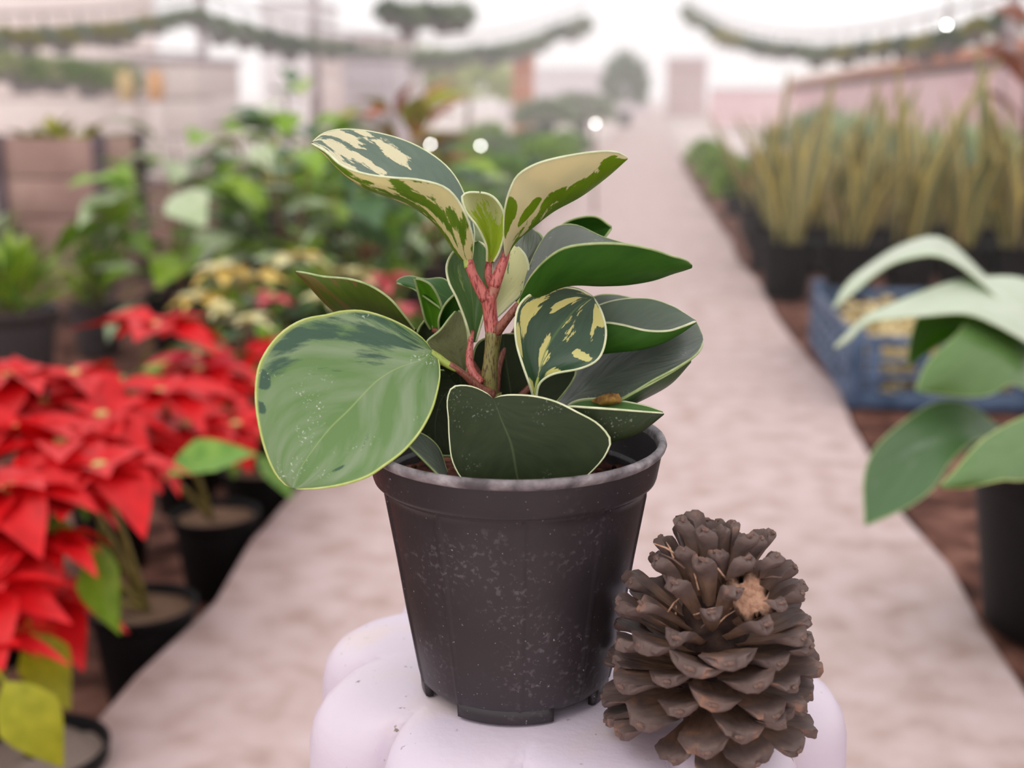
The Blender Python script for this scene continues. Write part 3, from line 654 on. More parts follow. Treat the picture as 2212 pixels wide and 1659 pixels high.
tan = mixc(N, L, n1.outputs['Fac'], rgb(72, 50, 40), rgb(178, 142, 120)); tip = mixc(N, L, n2.outputs['Fac'], rgb(50, 38, 37), rgb(136, 114, 108))
f = mathn(N, L, 'MULTIPLY', mathn(N, L, 'SUBTRACT', sp.outputs[1], 0.60), 4.5, True)
base = mixc(N, L, f, tan, tip)
f = mathn(N, L, 'MULTIPLY', mathn(N, L, 'SUBTRACT', n2.outputs['Fac'], 0.60), 8, True)
base = mixc(N, L, mathn(N, L, 'MULTIPLY', f, 0.6), base, rgb(172, 120, 88))
base = mixc(N, L, mathn(N, L, 'MULTIPLY', oi.outputs['Random'], 0.25), base, rgb(96, 74, 66))
L.new(base, P.inputs['Base Color']); P.inputs['Roughness'].default_value = 0.62; P.inputs['Specular IOR Level'].default_value = 0.3
bp = N.new('ShaderNodeBump'); bp.inputs['Strength'].default_value = 0.7; bp.inputs['Distance'].default_value = 0.0012
L.new(n1.outputs['Fac'], bp.inputs['Height']); L.new(bp.outputs[0], P.inputs['Normal'])
M_UMBO = flat2('rusty_umbo', rgb(96, 72, 64), rgb(124, 98, 88), 3, rough=0.8)
M_CORE = flat2('dark_cone_core', rgb(40, 28, 24), rgb(74, 54, 46), 200, rough=0.9)
M_FLAKE = noise_mat('orange_tan_flake', [(0.3, rgb(186, 132, 104)), (0.6, rgb(230, 186, 158))], 400, rough=0.8, bump=0.5)
def scale_mesh(var, wk=1.0, tk=1.0):
    rnd = random.Random(var)
    prof = [(0.0, .15, .05, 0), (0.2, .17, .05, 0), (0.42, .215, .055, .005), (0.62, .265, .07, .01), (0.76, .295, .085, .015), (0.86, .305, .125, .02), (0.93, .305, .165, .02), (0.985, .275, .165, .01), (1.01, .20, .12, -.01)]
    NU = 8; verts = []; faces = []; uvs = []
    jag = [rnd.uniform(-.045, .03) for _ in range(NU+1)]
    for s in (1, -1):
        for (y, w, t, zo) in prof:
            w *= wk*(1+rnd.uniform(-.04, .04)); t *= tk
            for i in range(NU+1):
                u = i/NU*2-1
                yy = y + (jag[i]*(y > .8)) - 0.05*u*u*(y > .7)
                cup = 0.035*u*u*(0.35+y*0.65) + rnd.uniform(-.006, .006)
                if s > 0: z = zo + cup
                else: z = zo + cup - t*(1-u*u)**0.7 - 0.004
                verts.append((u*w, yy, z))
    n1 = len(prof)*(NU+1)
    def add(f, c): faces.append(f); uvs.append(c)
    for j in range(len(prof)-1):
        for i in range(NU):
            a = j*(NU+1)+i; q = [a, a+1, a+NU+2, a+NU+1]
            c = [(i/NU, prof[j][0]), ((i+1)/NU, prof[j][0]), ((i+1)/NU, prof[j+1][0]), (i/NU, prof[j+1][0])]
            add(q, c); add([x+n1 for x in q[::-1]], c[::-1])
        for i, fl in ((0, 1), (NU, 0)):
            a = j*(NU+1)+i; q = [a, a+NU+1, a+NU+1+n1, a+n1]
            c = [(i/NU, prof[j][0]), (i/NU, prof[j+1][0]), (i/NU, prof[j+1][0]), (i/NU, prof[j][0])]
            add(q if fl else q[::-1], c if fl else c[::-1])
    j = len(prof)-1
    for i in range(NU):
        a = j*(NU+1)+i; add([a, a+1, a+1+n1, a+n1], [(i/NU, 1)]*4)
    me = bpy.data.meshes.new('scale'); me.from_pydata(verts, [], faces)
    l = me.uv_layers.new(name='UVMap'); k = 0
    for f in uvs:
        for c in f: l.data[k].uv = c; k += 1
    me.materials.append(M_CONE)
    for p in me.polygons: p.use_smooth = True
    me.set_sharp_from_angle(angle=R(48))
    return me
cone = thing('pinecone', 'open weathered grey-brown pinecone standing on the white stand beside the pot', 'pinecone', G(1530, 1600, ZS) + Vector((0, 0.004, 0)))
core = tube_bm([(0, 0, 0.004), (0.001, 0, 0.03), (0, 0.001, 0.06), (-0.001, 0, 0.082)], [0.010, 0.017, 0.013, 0.005], 14, samples=10)
obj('core', core, cone, M_CORE)
broad = [scale_mesh(k, 0.92, 0.80) for k in range(4)]; slim = [scale_mesh(10+k, 0.46, 0.95) for k in range(3)]
ub = bmesh.new(); bmesh.ops.create_icosphere(ub, subdivisions=1, radius=1.0, matrix=Matrix.Diagonal((1.5, 0.7, 0.6, 1)))
umbo = bpy.data.meshes.new('umbo'); ub.to_mesh(umbo); ub.free(); umbo.materials.append(M_UMBO)
NS = 100
for k in range(NS):
    t = k/(NS-1); rn = random.Random(k*3+1)
    az = k*R(137.508) + rn.uniform(-.05, .05)
    za = 0.010 + 0.053*t**0.95
    if t < 0.6: el = -9 + 35*(t/0.6)
    else: el = 26 + 60*((t-0.6)/0.4)**1.25
    el = R(el + rn.uniform(-7, 7))
    Ls = 0.0372 if t > 0.25 else 0.035 + 0.009*t
    if t > 0.75: Ls = 0.0372 - 0.003*(t-.75)/.25
    Ls *= rn.uniform(0.88, 1.08)
    r0 = 0.0075*(1-0.5*t) + 0.0
    pool = broad if t < 0.62 else slim
    sc = Ls*(1.0 if t < .62 else 1.0)
    o = put('scale', pool[k % len(pool)], cone, (r0*math.cos(az), r0*math.sin(az), za), az, el, sc, rn.uniform(-.25, .25))
    if t < 0.985:
        u_ = bpy.data.objects.new('umbo', umbo); link(u_, o); u_.location = (rn.uniform(-.04, .04), 1.0, -0.045); u_.scale = (.045, .05, .05)
fb = bmesh.new()
gr = [[fb.verts.new((x*0.007 + rx, y*0.0082 + ry, 0.0015*noise.noise(Vector((x*2, y*2, 0))) + 0.001*(x*x))) for x, rx in ((-1, .001*math.sin(y*5)), (-.5, 0), (0, 0), (.5, 0), (1, .0015*math.cos(y*7)))] for y, ry in ((-1, 0), (-.5, 0.0006), (0, 0), (.5, -.0005), (1, .0008))]
for j in range(4):
    for i in range(4): fb.faces.new((gr[j][i], gr[j][i+1], gr[j+1][i+1], gr[j+1][i]))
r_ = bmesh.ops.solidify(fb, geom=fb.faces[:], thickness=0.0006)
fl = obj('bark_flake', fb, cone, M_FLAKE); fl['label'] = 'orange-tan flake lodged between the scales'
fl.matrix_local = Matrix.Translation(W(1618, 1292, cone.location.y - 0.021) - cone.location) @ Euler((R(52), R(-12), R(20))).to_matrix().to_4x4()
for k in range(26):                                       # dry needles caught in the cone
    rn = random.Random(k+50); a = rn.uniform(-2.9, 0.2); r = rn.uniform(.008, .022); z = rn.uniform(0.055, 0.082)
    p0 = Vector((r*math.cos(a), r*math.sin(a), z)); d = Vector((rn.uniform(-1, 1), rn.uniform(-.6, .6), rn.uniform(-.2, .7))).normalized()*rn.uniform(.006, .013)
    nb_ = tube_bm([p0, p0+d*.5+Vector((0, 0, .0008)), p0+d], [0.00045, 0.0004, 0.0002], 5)
    obj('dry_needle', nb_, cone, M_FLAKE if k % 3 else M_UMBO)
# ------------------------------------------------------------------ nursery around: materials
M_BPOT = flat2('black_nursery_plastic', rgb(12, 10, 12), rgb(24, 21, 23), 30, rough=0.6, spec=0.2)
M_GPOT = flat2('grey_nursery_plastic', rgb(62, 56, 58), rgb(82, 76, 78), 30, rough=0.5)
M_GRAVEL = noise_mat('tan_potting_grit', [(0.3, rgb(96, 70, 54)), (0.5, rgb(164, 130, 104)), (0.7, rgb(200, 172, 146))], 90, rough=0.95, bump=1.0, bump_scale=220)
M_PGRAVEL = noise_mat('pale_pebbles', [(0.3, rgb(120, 96, 84)), (0.5, rgb(190, 170, 156)), (0.7, rgb(228, 214, 204))], 110, rough=0.9, bump=1.0, bump_scale=220)
M_RED = noise_mat('red_bract', [(0.3, rgb(206, 8, 16)), (0.7, rgb(246, 26, 36))], 4, rough=0.45, trans=0.25)
M_RED2 = noise_mat('crimson_bract', [(0.3, rgb(180, 14, 40)), (0.7, rgb(224, 40, 70))], 4, rough=0.45, trans=0.25)
M_PINK = noise_mat('pink_bract', [(0.3, rgb(206, 70, 90)), (0.7, rgb(236, 120, 124))], 4, rough=0.5, trans=0.2)
M_CRM = noise_mat('cream_bract', [(0.3, rgb(222, 214, 150)), (0.7, rgb(240, 232, 186))], 4, rough=0.5, trans=0.2)
M_YEL = noise_mat('yellow_bract', [(0.3, rgb(214, 176, 70)), (0.7, rgb(236, 208, 120))], 4, rough=0.5, trans=0.2)
M_LG = noise_mat('mid_green_leaf', [(0.3, rgb(86, 140, 44)), (0.7, rgb(148, 186, 80))], 5, rough=0.38, trans=0.2)
M_LDG = noise_mat('dark_green_leaf', [(0.3, rgb(58, 92, 56)), (0.7, rgb(98, 130, 84))], 5, rough=0.38, trans=0.15)
M_LBR = noise_mat('bright_green_leaf', [(0.3, rgb(124, 168, 36)), (0.7, rgb(166, 200, 70))], 5, rough=0.36, trans=0.3)
M_LPALE = noise_mat('pale_green_leaf', [(0.3, rgb(170, 192, 140)), (0.7, rgb(216, 224, 190))], 5, rough=0.35, trans=0.2)
M_LYEL = noise_mat('yellow_green_leaf', [(0.3, rgb(150, 150, 10)), (0.7, rgb(186, 180, 40))], 5, rough=0.45, trans=0.3)
M_LRUST = noise_mat('rusty_red_leaf', [(0.3, rgb(146, 66, 40)), (0.7, rgb(206, 120, 70))], 5, rough=0.45, trans=0.25)
M_LSAGE = noise_mat('grey_green_leaf', [(0.3, rgb(112, 134, 98)), (0.7, rgb(160, 176, 136))], 5, rough=0.4, trans=0.15)
M_STALK = flat2('olive_stalk', rgb(96, 88, 36), rgb(130, 114, 56), 40, rough=0.6)
M_WOODY = flat2('brown_woody_stem', rgb(96, 62, 46), rgb(134, 96, 72), 40, rough=0.8)
M_CYA = flat2('tiny_yellow_flower', rgb(190, 170, 90), rgb(214, 200, 140), 300, rough=0.6)

def star_leaf(name, mats, w=.42, droop=.5, fold=.16, peak=.45, tip=0.8, **k): return sheet_mesh(name, 1, w, droop, fold, peak, 7, 4, tip, mats=mats, **k)
BR_RED = [star_leaf('bract', M_RED, .56, .7), star_leaf('bract', M_RED, .60, 1.0, wave=.12), star_leaf('bract', M_RED, .50, .4)]
BR_CRI = [star_leaf('bract', M_RED2, .44, .7), BR_RED[0]]
BR_PNK = [star_leaf('bract', M_PINK, .46, .6)]
BR_CRM = [star_leaf('bract', M_CRM, .5, .6), star_leaf('bract', M_CRM, .44, .3)]
BR_YEL = [star_leaf('bract', M_YEL, .5, .5), BR_CRM[0]]
LEAF_LG = star_leaf('leaf', M_LG, .55, .7, stalk=.25); LEAF_DG = star_leaf('leaf', M_LDG, .5, .6, stalk=.2)
LEAF_BR = star_leaf('leaf', M_LBR, .55, .7, stalk=.25); LEAF_YE = star_leaf('leaf', M_LYEL, .6, .9, stalk=.25)
LEAF_PA = star_leaf('leaf', M_LPALE, .55, .6, stalk=.2); LEAF_RU = star_leaf('leaf', M_LRUST, .34, .8, stalk=.1); LEAF_SA = star_leaf('leaf', M_LSAGE, .5, .6, stalk=.2)
cy = bmesh.new()
for k in range(7):
    a = k*2.4; r = .5 if k else 0
    bmesh.ops.create_icosphere(cy, subdivisions=1, radius=.42, matrix=Matrix.Translation((r*math.cos(a), r*math.sin(a), .3)))
CYA = bpy.data.meshes.new('flower_cluster'); cy.to_mesh(CYA); cy.free(); CYA.materials.append(M_CYA)

def pot_mesh(name, mat, k=1.0):
    b = lathe_bm([(0, .002), (.70, .0), (.72, .02), (.91, 1.62), (.92, 1.66), (.97, 1.67), (1.0, 1.86), (1.01, 1.9), (.985, 1.92), (.95, 1.9), (.93, 1.8), (.88, 1.55), (.6, 1.5)], 32)
    me = bpy.data.meshes.new(name); b.normal_update(); b.to_mesh(me); b.free(); me.materials.append(mat)
    for p in me.polygons: p.use_smooth = True
    return me
POT_B, POT_G = pot_mesh('pot', M_BPOT), pot_mesh('pot', M_GPOT)
def soil_mesh(mat, seed):
    b = bmesh.new(); rings = []
    for k in range(7):
        r = .925*k/6
        rings.append([b.verts.new((r*math.cos(a*math.pi/12), r*math.sin(a*math.pi/12), 1.72 + .07*noise.noise(Vector((r*math.cos(a*math.pi/12)*4, r*math.sin(a*math.pi/12)*4, seed))))) for a in range(24 if k else 1)])
    for p_, q_ in zip(rings, rings[1:]):
        for i in range(24):
            j = (i+1) % 24
            if len(p_) == 1: b.faces.new((p_[0], q_[i], q_[j]))
            else: b.faces.new((p_[i], q_[i], q_[j], p_[j]))
    me = bpy.data.meshes.new('soil'); b.normal_update(); b.to_mesh(me); b.free(); me.materials.append(mat); return me
SOIL_T, SOIL_P, SOIL_D = soil_mesh(M_GRAVEL, 1), soil_mesh(M_PGRAVEL, 2), soil_mesh(M_SOIL, 3)
def add_pot(t, r, potme=POT_B, soilme=SOIL_T, h=1.0):
    p = link(bpy.data.objects.new('pot', potme), t); p.scale = (r, r, r*h)
    s = link(bpy.data.objects.new('soil', soilme), t); s.scale = (r, r, r*h)
    return 1.72*r*h                                        # soil level

def poinsettia(label, base, stars, r=0.073, bracts=BR_RED, group=None, soilme=SOIL_T, leaf=LEAF_LG, nl=5, bs=0.112, potme=POT_B, nb=13, rnd=None, cat='potted plant'):
    """stars: world points of the flower heads"""
    rn = random.Random(hash(tuple(round(v, 3) for v in base)) & 0xffff)
    t = thing('poinsettia', label, cat, base, 0, group); zs_ = add_pot(t, r, potme, soilme)
    fork = Vector((rn.uniform(-.01, .01), rn.uniform(-.01, .01), zs_))
    for s in stars:
        d = Vector(s) - Vector(base)
        mid = fork.lerp(d, .5) + Vector((rn.uniform(-.015, .015), rn.uniform(-.015, .015), 0)); mid.z += .02
        obj('stem', tube_bm([fork, mid, d - Vector((0, 0, .004))], [.0055, .0045, .003], 6, samples=6), t, M_STALK)
        fc = link(bpy.data.objects.new('flower_cluster', CYA), t); fc.location = d; fc.scale = (.011,)*3
        a0 = rn.random()*6
        for k in range(nb):
            ring = k % 2
            put('bract', rn.choice(bracts), t, d + Vector((0, 0, -.004*ring)), a0 + k*2*math.pi/nb + rn.uniform(-.15, .15), R((22 if ring else 2) + rn.uniform(-14, 14)), bs*(1.0 if ring == 0 else .72)*rn.uniform(.82, 1.12), rn.uniform(-.3, .3))
        for k in range(nl):
            f = rn.uniform(.45, .9); p = fork.lerp(d, f)
            put('leaf', leaf if rn.random() < .75 else LEAF_BR, t, p, rn.uniform(0, 6.28), R(rn.uniform(-25, 25)), bs*rn.uniform(.8, 1.15), rn.uniform(-.3, .3))
    return t
def ground(x, y, dy=0): 
    g = G(x, y, -.118 if dy else 0)
    if not dy: g.z = -.008
    return g

# red poinsettias in black pots beside the path (flower heads found along sight lines at their own distances)
BX = -0.70
row = [(-0.70, 1.02), (-0.705, 1.40), (-0.70, 1.72), (-0.70, 1.98), (-0.70, 2.28)]
RG = 'red poinsettias in black pots beside the path'
def wl(l): return [W(*p) for p in l]
poinsettia('red poinsettia in black pot of pale pebbles, nearest the camera', (*G(82, 1615, .02).xy, -.118), wl([(-70, 1400, 1.08), (-40, 1270, 1.12)]), group=RG, soilme=SOIL_P, leaf=LEAF_YE, nl=1)
poinsettia('red poinsettia with tall olive stem leaning left from second black pot', (*G(308, 1305, .02).xy, -.118), wl([(215, 1010, 1.36), (60, 1170, 1.25), (85, 1300, 1.30), (130, 960, 1.42)]), group=RG, nl=0)
poinsettia('red poinsettia in third black pot beside the path, with green leaf at its right', (*G(465, 1108, .02).xy, -.118), wl([(345, 850, 1.68), (270, 970, 1.55), (400, 920, 1.72)]), group=RG, nl=0)
poinsettia('red poinsettia in fourth black pot beside the path, behind the largest pale leaf', (*G(562, 1010, .02).xy, -.118), wl([(470, 850, 1.95), (510, 920, 1.85), (430, 800, 2.0)]), group=RG, nl=1)
poinsettia('low red poinsettia farthest along the path edge, behind the pot plant', (-0.70, 2.36, -.118), wl([(560, 830, 2.25), (600, 745, 2.4), (540, 900, 2.1)]), group=RG, nl=4)
poinsettia('tall red poinsettia at the back, topmost red flower head', (-0.92, 1.98, -.118), wl([(335, 705, 1.98)]), group=RG, nl=4, bs=.13, nb=11)
poinsettia('red poinsettia in the second rank, left of centre of the red group', (-0.93, 1.62, -.118), wl([(160, 810, 1.66), (220, 900, 1.55), (100, 870, 1.6)]), group=RG, nl=2)
poinsettia('red poinsettia at the left picture edge, level with the grey pot', (-1.02, 1.50, -.118), wl([(20, 815, 1.55), (40, 930, 1.45), (90, 1010, 1.4)]), group=RG, nl=1)
poinsettia('red poinsettia low at the left picture edge with broad bracts', (-0.93, 1.28, -.118), wl([(20, 1060, 1.25), (110, 1075, 1.32)]), group=RG, nl=2)
poinsettia('crimson red poinsettia between the front pots and the back rank', (-0.90, 2.28, -.118), wl([(430, 770, 2.2)]), group=RG, bracts=BR_CRI, nl=3)
# the single big leaves that show below the red heads
for (x, y, Y, az, el, sc, me, nm) in ((300, 1020, 1.55, R(25), R(12), .13, LEAF_LG, 'broad'),):
    pass
big1 = [o for o in bpy.data.objects if o.name.startswith('poinsettia')]
def extra_leaf(t, me, p, az, el, sc, roll=0.0):
    return put('leaf', me, t, Vector(p) - t.location, az, el, sc, roll)
extra_leaf(big1[2], LEAF_LG, W(318, 1050, 1.50), R(30), R(22), .125, .5)
extra_leaf(big1[1], LEAF_BR, W(215, 1130, 1.34), R(-70), R(-35), .115, .6)
extra_leaf(big1[1], LEAF_YE, W(60, 1340, 1.24), R(-50), R(-20), .10, .4)
extra_leaf(big1[0], LEAF_YE, W(-20, 1430, 1.02), R(-30), R(-35), .10, .5)

# cream, yellow and pink poinsettias farther back
CG = 'cream and pink poinsettias in the middle of the left bed'
cl = ['cream poinsettia with orange-yellow centre, %s' % s for s in ('left of its group', 'in the middle of its group', 'at the right of its group', 'low in front of its group')]
poinsettia(cl[0], (-0.98, 2.75, -.118), wl([(480, 580, 2.75), (430, 640, 2.65)]), bracts=BR_YEL, group=CG, nl=9, bs=.09, leaf=LEAF_DG)
poinsettia(cl[1], (-0.86, 2.85, -.118), wl([(640, 555, 2.95), (560, 600, 2.8)]), bracts=BR_YEL, group=CG, nl=9, bs=.1, leaf=LEAF_DG)
poinsettia(cl[2], (-0.72, 2.95, -.118), wl([(760, 590, 2.95), (720, 640, 2.85)]), bracts=BR_CRM, group=CG, nl=9, bs=.09, leaf=LEAF_DG)
poinsettia(cl[3], (-0.90, 2.48, -.118), wl([(480, 665, 2.5), (540, 690, 2.45)]), bracts=BR_CRM, group=CG, nl=10, bs=.055, leaf=LEAF_DG)
poinsettia('pink poinsettia head among dark leaves left of the pot plant', (-0.78, 2.55, -.118), wl([(590, 640, 2.55)]), bracts=BR_PNK, group=CG, nl=12, bs=.06, leaf=LEAF_DG)
poinsettia('coral pink poinsettia glimpsed just left of the red stem', (-0.70, 3.15, -.118), wl([(835, 600, 3.1), (860, 670, 3.0)]), bracts=BR_PNK, group=CG, nl=8, bs=.08)

# bushy green plants in larger pots, left
def bushy(name, label, base, r, hh, w, me, n, group=None, potme=POT_G, lf=.10, soilme=SOIL_D, el=(30, 85), h=1.0, cat='potted plant', extra=None, stem=True):
    rn = random.Random(int(abs(base[0]*977 + base[1]*1331)) + n)
    t = thing(name, label, cat, base, 0, group); z = add_pot(t, r, potme, soilme, h)
    if stem:
        for k in range(3):
            a = k*2.1 + rn.random()
            obj('stem', tube_bm([(0, 0, z*.97), (w*.2*math.cos(a), w*.2*math.sin(a), z+hh*.45), (w*.4*math.cos(a), w*.4*math.sin(a), z+hh*.85)], [r*.07, r*.05, r*.03], 6, samples=5), t, M_WOODY)
    for k in range(n):
        a = rn.uniform(0, 6.28); f = rn.random()**.8; q = w*rn.uniform(.1, .8)*math.sin(math.pi*(.25+.6*f))
        m_ = me if not isinstance(me, list) else rn.choice(me)
        put('leaf', m_, t, (q*math.cos(a), q*math.sin(a), z + hh*f*.9), a + rn.uniform(-.5, .5), R(rn.uniform(*el)), lf*rn.uniform(.7, 1.2), rn.uniform(-.5, .5))
    return t
M_LIMEG = noise_mat('lime_grass', [(0.3, rgb(150, 184, 40)), (0.7, rgb(196, 216, 90))], 5, rough=0.4, trans=0.35)
NARROW = star_leaf('leaf', M_LIMEG, .16, .5); NARROWD = star_leaf('leaf', M_LDG, .16, .5); NARROWG = star_leaf('leaf', M_LG, .16, .7)
bushy('grassy_plant', 'lime green bushy plant in big grey pot at the left edge', ground(40, 850, 1), .125, .16, .13, [NARROW, NARROW, NARROW, NARROWG], 150, lf=.12)
bushy('grassy_plant', 'dark green bushy plant with lime tips in grey pot, left', ground(215, 765, 1), .085, .17, .10, [NARROW, NARROW, NARROWD], 130, lf=.11)
bushy('grassy_plant', 'pale green grassy plant behind the big grey pot', (-2.3, 4.0, -.118), .12, .14, .22, [NARROW, LEAF_PA], 90, lf=.13)

# large-leaved plants standing in the middle left
BG = 'large-leaved green plants in the left bed'
M_GRN = noise_mat('sunlit_broad_leaf', [(0.3, rgb(122, 166, 28)), (0.7, rgb(184, 208, 72))], 5, rough=0.32, trans=0.3)
big_l = [star_leaf('leaf', M_GRN, .62, .7, .14, .55, stalk=.2, wave=.1), star_leaf('leaf', M_LBR, .6, .8, .14, .55, stalk=.2, wave=.1), star_leaf('leaf', M_LPALE, .6, .6, .14, .55, stalk=.2), star_leaf('leaf', M_LDG, .6, .7, .14, .55, stalk=.2)]
def big_plant(label, base, hh, w, n, meshes, lf=.2, r=.11):
    return bushy('broad_leaved_plant', label, base, r, hh, w, meshes, n, group=BG, potme=POT_B, lf=lf, el=(-25, 45))
bl = ['broad-leaved plant with glossy pale leaves, %s' % s for s in ('leftmost of the tall leafy group', 'left of the column-like plant', 'tall column with bright top leaves', 'in front of the rusty-leaved plant', 'behind the cream-streaked upper leaf', 'beside the pole at the back')]
big_plant(bl[0], (-1.42, 3.65, -.118), 0.43, .20, 34, [big_l[0], big_l[1], big_l[1], big_l[2]])
big_plant(bl[1], (-1.10, 3.75, -.118), 0.51, .22, 40, [big_l[0], big_l[2], big_l[3], big_l[1]])
big_plant(bl[2], (-1.22, 4.3, -.118), 0.71, .15, 44, [big_l[1], big_l[0], big_l[3]], .17)
big_plant(bl[3], (-0.86, 3.6, -.118), 0.39, .18, 32, [big_l[0], big_l[2], big_l[2], big_l[3]], .18)
big_plant(bl[4], (-0.74, 4.25, -.118), 0.45, .16, 32, [big_l[3], big_l[0], big_l[2]], .16)
big_plant(bl[5], (-1.75, 4.6, -.118), 0.49, .26, 40, [big_l[2], big_l[1], LEAF_SA], .18)
bushy('rusty_leaved_plant', 'rusty red and yellow narrow-leaved plant behind the cream-streaked upper leaf', (-1.12, 5.6, -.118), .12, .58, .22, [LEAF_RU, LEAF_RU, LEAF_YE], 60, potme=POT_B, lf=.22, el=(10, 80))
bushy('yellow_leaved_plant', 'yellow-green leafy plant beside the tall bright column plant', (-1.75, 5.5, -.118), .12, .48, .24, [LEAF_YE, LEAF_BR, LEAF_PA], 50, potme=POT_B, lf=.17, el=(0, 60))
bushy('brown_potted_shrub', 'plant with brown stems and dark leaves right of the cream poinsettias', (-0.72, 3.5, -.118), .10, .26, .12, [LEAF_RU, LEAF_DG, LEAF_LG], 40, potme=POT_B, lf=.11)

# clipped shrubs, rank after rank along the left bed: near ones leaf by leaf, far ones one mass of foliage each
def foliage_mass(rx, rz, n, lf, seed, narrow=False):
    rn = random.Random(seed); verts = []; faces = []
    for k in range(n):
        a = rn.uniform(0, 6.28); e = math.asin(rn.uniform(-.35, 1)); q = rn.uniform(.55, 1.0)
        c = Vector((rx*q*math.cos(a)*math.cos(e), rx*q*math.sin(a)*math.cos(e), rz*(.45 + .55*q*math.sin(e))))
        d = (Vector((c.x, c.y, (c.z-rz*.3)*.8)).normalized() + Vector((rn.uniform(-.6, .6), rn.uniform(-.6, .6), rn.uniform(-.4, .6)))).normalized()
        s = d.orthogonal().normalized(); s.rotate(Matrix.Rotation(rn.uniform(0, 3.14), 3, d)); nn_ = d.cross(s)*.12*lf
        l = lf*rn.uniform(.7, 1.2); w = l*(.12 if narrow else .26); i = len(verts)
        verts += [c, c + d*l*.5 + s*w + nn_, c + d*l, c + d*l*.5 - s*w + nn_, c + d*l*.5 - nn_]
        faces += [(i, i+1, i+4), (i+1, i+2, i+4), (i+2, i+3, i+4), (i+3, i, i+4), (i, i+3, i+2, i+1)]
    me = bpy.data.meshes.new('foliage'); me.from_pydata([tuple(v) for v in verts], [], faces); return me
MASS = {}
def mass(mat, kind):
    key = (mat.name, kind)
    if key not in MASS:
        MASS[key] = foliage_mass(.5, 1.0, 420, .22 if kind != 2 else .4, len(MASS)+5, kind == 2); MASS[key].materials.append(mat)
    return MASS[key]
ZB = -.118
def far_shrub(label, x, y, hh, w, mat, kind=0, r=.1, group=None, name='potted_shrub'):
    t = thing(name, label, 'potted plant', (x, y, ZB if x < -.3 and y < 14 else -.01), (x*7+y*3) % 6.28, group)
    p = link(bpy.data.objects.new('pot', POT_B), t); p.scale = (r, r, r)
    f = link(bpy.data.objects.new('foliage', mass(mat, kind)), t); f.location.z = .7*r; f.scale = (w, w, hh); f['kind'] = 'stuff'
    return t
rn = random.Random(21)
mats_f = [(M_LBR, 'bright green'), (M_LG, 'mid green'), (M_LSAGE, 'grey-green'), (M_LG, 'mid green'), (M_LDG, 'dark green'), (M_LBR, 'bright green')]
ranks = 0
for j, y in enumerate((4.9, 5.5, 6.2, 7.0, 7.9, 9.0, 10.3, 11.8, 13.5)):
    for i in range(4 if y < 9 else 3):
        x = -0.80 - i*.36*(1 if y < 9 else 1.3) + rn.uniform(-.03, .03)
        if y < 6 and x < -1.0 and j < 2 and i > 1: continue
        m_, nm_ = mats_f[(i*2 + j) % 6]
        side = ('at the path edge', 'second in from the path', 'third in from the path', 'farthest from the path')[i]
        dist = ('in the nearest shrub rank', 'in the second shrub rank', 'in the third shrub rank', 'in the fourth shrub rank', 'in the fifth shrub rank', 'in the sixth shrub rank', 'in the seventh shrub rank', 'in the eighth shrub rank', 'in the farthest shrub rank')[j]
        far_shrub('%s shrub %s, %s' % (nm_, side, dist), x, y, rn.uniform(.26, .36), rn.uniform(.30, .38), m_, 0, .13, group='potted shrubs in the left bed')
# bluish dark conifers closing the left bed
for k, (px, py, Y, hh, w) in enumerate(((1350, 150, 24, 1.15, .75), (1255, 185, 20, .5, .9), (1180, 200, 17, .45, .8))):
    p = W(px, 190, Y)
    far_shrub(('tall blue-grey conifer', 'hazy grey-green shrub', 'low hazy green shrub')[k] + ' closing the left bed in the distance', p.x, Y, hh, w, (M_LDG, M_LSAGE, M_LSAGE)[k], 0, .15, name='distant_conifer' if k == 0 else 'distant_shrub')

# ------------------------------------------------------------------ right bed: striped snake plants
m, nt, N, L, P = nmat('striped_snake_leaf'); M_SNAKE = m
uv = N.new('ShaderNodeUVMap'); sp = N.new('ShaderNodeSeparateXYZ'); L.new(uv.outputs[0], sp.inputs[0])
a_ = mathn(N, L, 'ABSOLUTE', mathn(N, L, 'SUBTRACT', sp.outputs[0], 0.5))
oi = N.new('ShaderNodeObjectInfo')
wv = N.new('ShaderNodeTexNoise'); wv.inputs['Scale'].default_value = 3.0; cb = N.new('ShaderNodeCombineXYZ'); L.new(mathn(N, L, 'MULTIPLY', sp.outputs[1], 9.0), cb.inputs[1]); L.new(mathn(N, L, 'MULTIPLY', oi.outputs['Random'], 30.0), cb.inputs[2]); L.new(cb.outputs[0], wv.inputs['Vector'])
g_ = mixc(N, L, wv.outputs['Fac'], rgb(52, 72, 38), rgb(124, 132, 84)); g_ = mixc(N, L, mathn(N, L, 'MULTIPLY', oi.outputs['Random'], .45), g_, rgb(164, 142, 96))
base = mixc(N, L, mathn(N, L, 'MULTIPLY', mathn(N, L, 'SUBTRACT', a_, 0.36), 30, True), g_, rgb(208, 182, 96))
L.new(base, P.inputs['Base Color']); P.inputs['Roughness'].default_value = 0.45
SNK = [sheet_mesh('blade', 1, .12, .12, .35, .35, 8, 4, 1.0, mats=M_SNAKE, thick=.10), sheet_mesh('blade', 1, .10, .35, .35, .4, 8, 4, 1.1, mats=M_SNAKE, thick=.10), sheet_mesh('blade', 1, .14, .05, .3, .5, 8, 4, .8, mats=M_SNAKE, thick=.10)]
SG = 'striped snake plants in black pots in the right bed'
